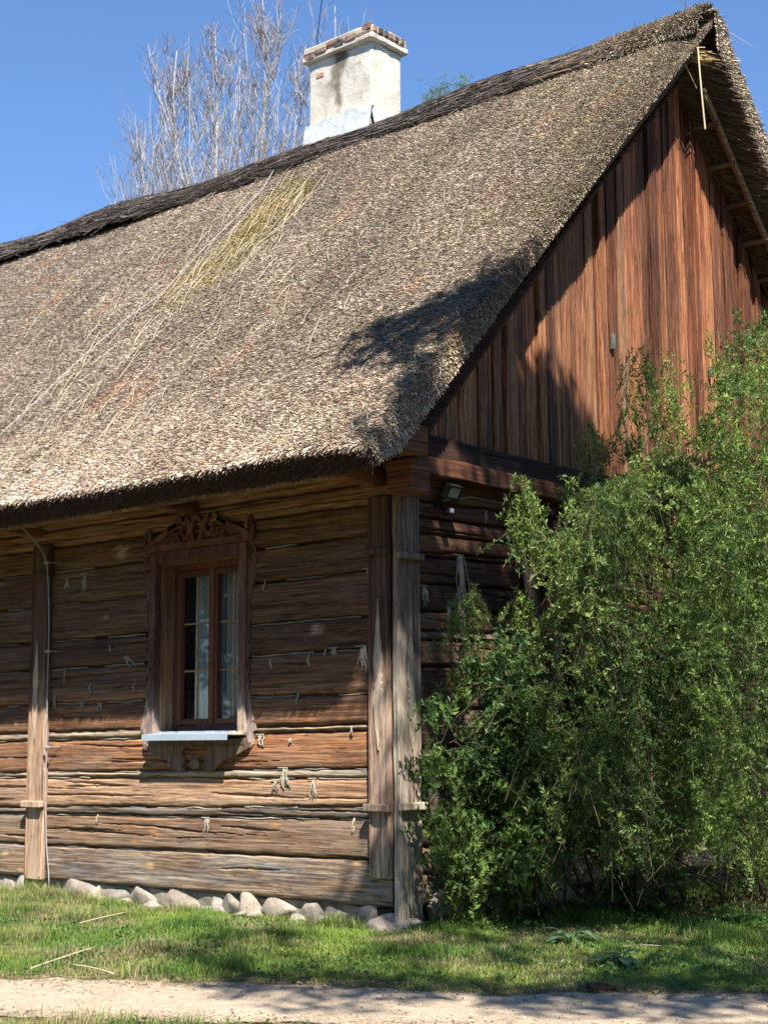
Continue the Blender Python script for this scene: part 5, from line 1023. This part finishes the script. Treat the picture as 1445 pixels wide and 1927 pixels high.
TRK = [np.array([9.3, -4.2]), np.array([11.0, -7.6])]
who = np.argmin(np.stack([np.linalg.norm(cl[:, :2]-b, axis=1) for b in TRK]), 0)
for wi, b in enumerate(TRK):
    c = cl[who == wi]
    if not len(c): continue
    t = thing('shade_tree', ['tall leafy tree standing right of the picture and shading the gable corner', 'tall leafy tree behind the photographer, shading the track'][wi], 'tree', (b[0], b[1], GZ), 'leafy trees around the photographer'); A, B = Acc(), Acc()
    tp = np.array([b[0], b[1], 8.]); P = np.array([(b[0], b[1], GZ), (b[0]+.05, b[1], 3.), (b[0]-.1, b[1]+.05, 6.), tp, (b[0]-.1, b[1], 11.)]); tube(B, P, [.24, .19, .15, .11, .03], 10, (.15, .12, .09))
    for i in r7.integers(len(c), size=26): s0 = P[1]+(P[3]-P[1])*r7.uniform(.2, 1); m_ = (s0+c[i])/2+np.array([0, 0, .5]); tube(B, bez(s0, m_, c[i], 8), np.linspace(.035, .006, 8), 5, (.15, .12, .09))
    k = 13; Pq = np.repeat(c, k, 0); Pq = Pq+r7.normal(0, .095, Pq.shape); leaves(A, Pq, r7.normal(size=Pq.shape), r7.uniform(.08, .13, len(Pq)), r7.uniform(.05, .08, len(Pq)), np.array([.05, .11, .03])*r7.uniform(.6, 1.4, (len(Pq), 1)), r7)
    m2 = 500; ex = tp+np.array([2.2, -1.2, 1.5])+r7.normal(0, 1.1, (m2, 3)); Pq = np.repeat(ex, 9, 0)+r7.normal(0, .2, (m2*9, 3)); 
    u2 = np.round(Pq@E1/CS).astype(int); v2 = np.round(Pq@E2/CS).astype(int); ok = np.array([(x, y) not in lit for x, y in zip(u2, v2)]); Pq = Pq[ok]; leaves(A, Pq, r7.normal(size=Pq.shape), .12, .07, np.array([.05, .11, .03])*r7.uniform(.6, 1.4, (len(Pq), 1)), r7)
    A.build('crown', M['leaf'], t); B.build('trunk', M['bark'], t)
# unseen trees added round the yard: they block low sky and mirror in panes
def added_yard_tree(x, y, h, lb, seed):
    t = thing('added_yard_tree', lb, 'tree', (x, y, GZ), 'added trees round the yard'); A, B = Acc(), Acc(); tube(B, [(x, y, GZ), (x, y, h*.5), (x+.2, y, h*.9)], [.2, .14, .05], 8, (.15, .12, .09))
    n = 9000; d = nrm(r7.normal(size=(n, 3)))*(r7.random((n, 1))**.4)*np.array([2.1, 2.1, h*.42]); P = np.array([x, y, h*.54])+d*(1+.4*fbm(d[:, 0]*1.2, d[:, 1]*1.2, d[:, 2]*1.2, 3, 7+seed))[:, None]; leaves(A, P, r7.normal(size=P.shape), .24, .15, np.array([.06, .12, .03])*r7.uniform(.5, 1.4, (n, 1)), r7); A.build('crown', M['leaf'], t); B.build('trunk', M['bark'], t); return t
YL = 'unseen leafy tree added round the yard, outside the picture'
ya, yb = added_yard_tree(-13, -12, 8.5, YL, 0), added_yard_tree(-8.5, -13.5, 10., YL, 1)
for k, (x, y) in enumerate(((-4.5, -15), (-.5, -16), (3.5, -16.5), (7.5, -16), (11.5, -14.5), (14.5, -11.5), (16.5, -7.5), (17.5, -3), (17.5, 1.5), (17, 6), (16, 10.5), (-17, -10), (17, 17), (13, 23), (8, 26), (3, 29), (-3, 30))):
    o = ya if k % 2 else yb; c = o.copy(); COL.objects.link(c); c.location = (x, y, GZ); c.rotation_euler = (0, 0, k*1.3); c.scale = (1.05, 1.05, .95+.1*(k % 3))
    for ch in list(o.children): q = ch.copy(); COL.objects.link(q); q.parent = c
scene.cycles.sample_clamp_indirect = 3.0; scene.cycles.max_bounces = 6; scene.cycles.diffuse_bounces = 3; scene.cycles.transmission_bounces = 6; scene.cycles.transparent_max_bounces = 4
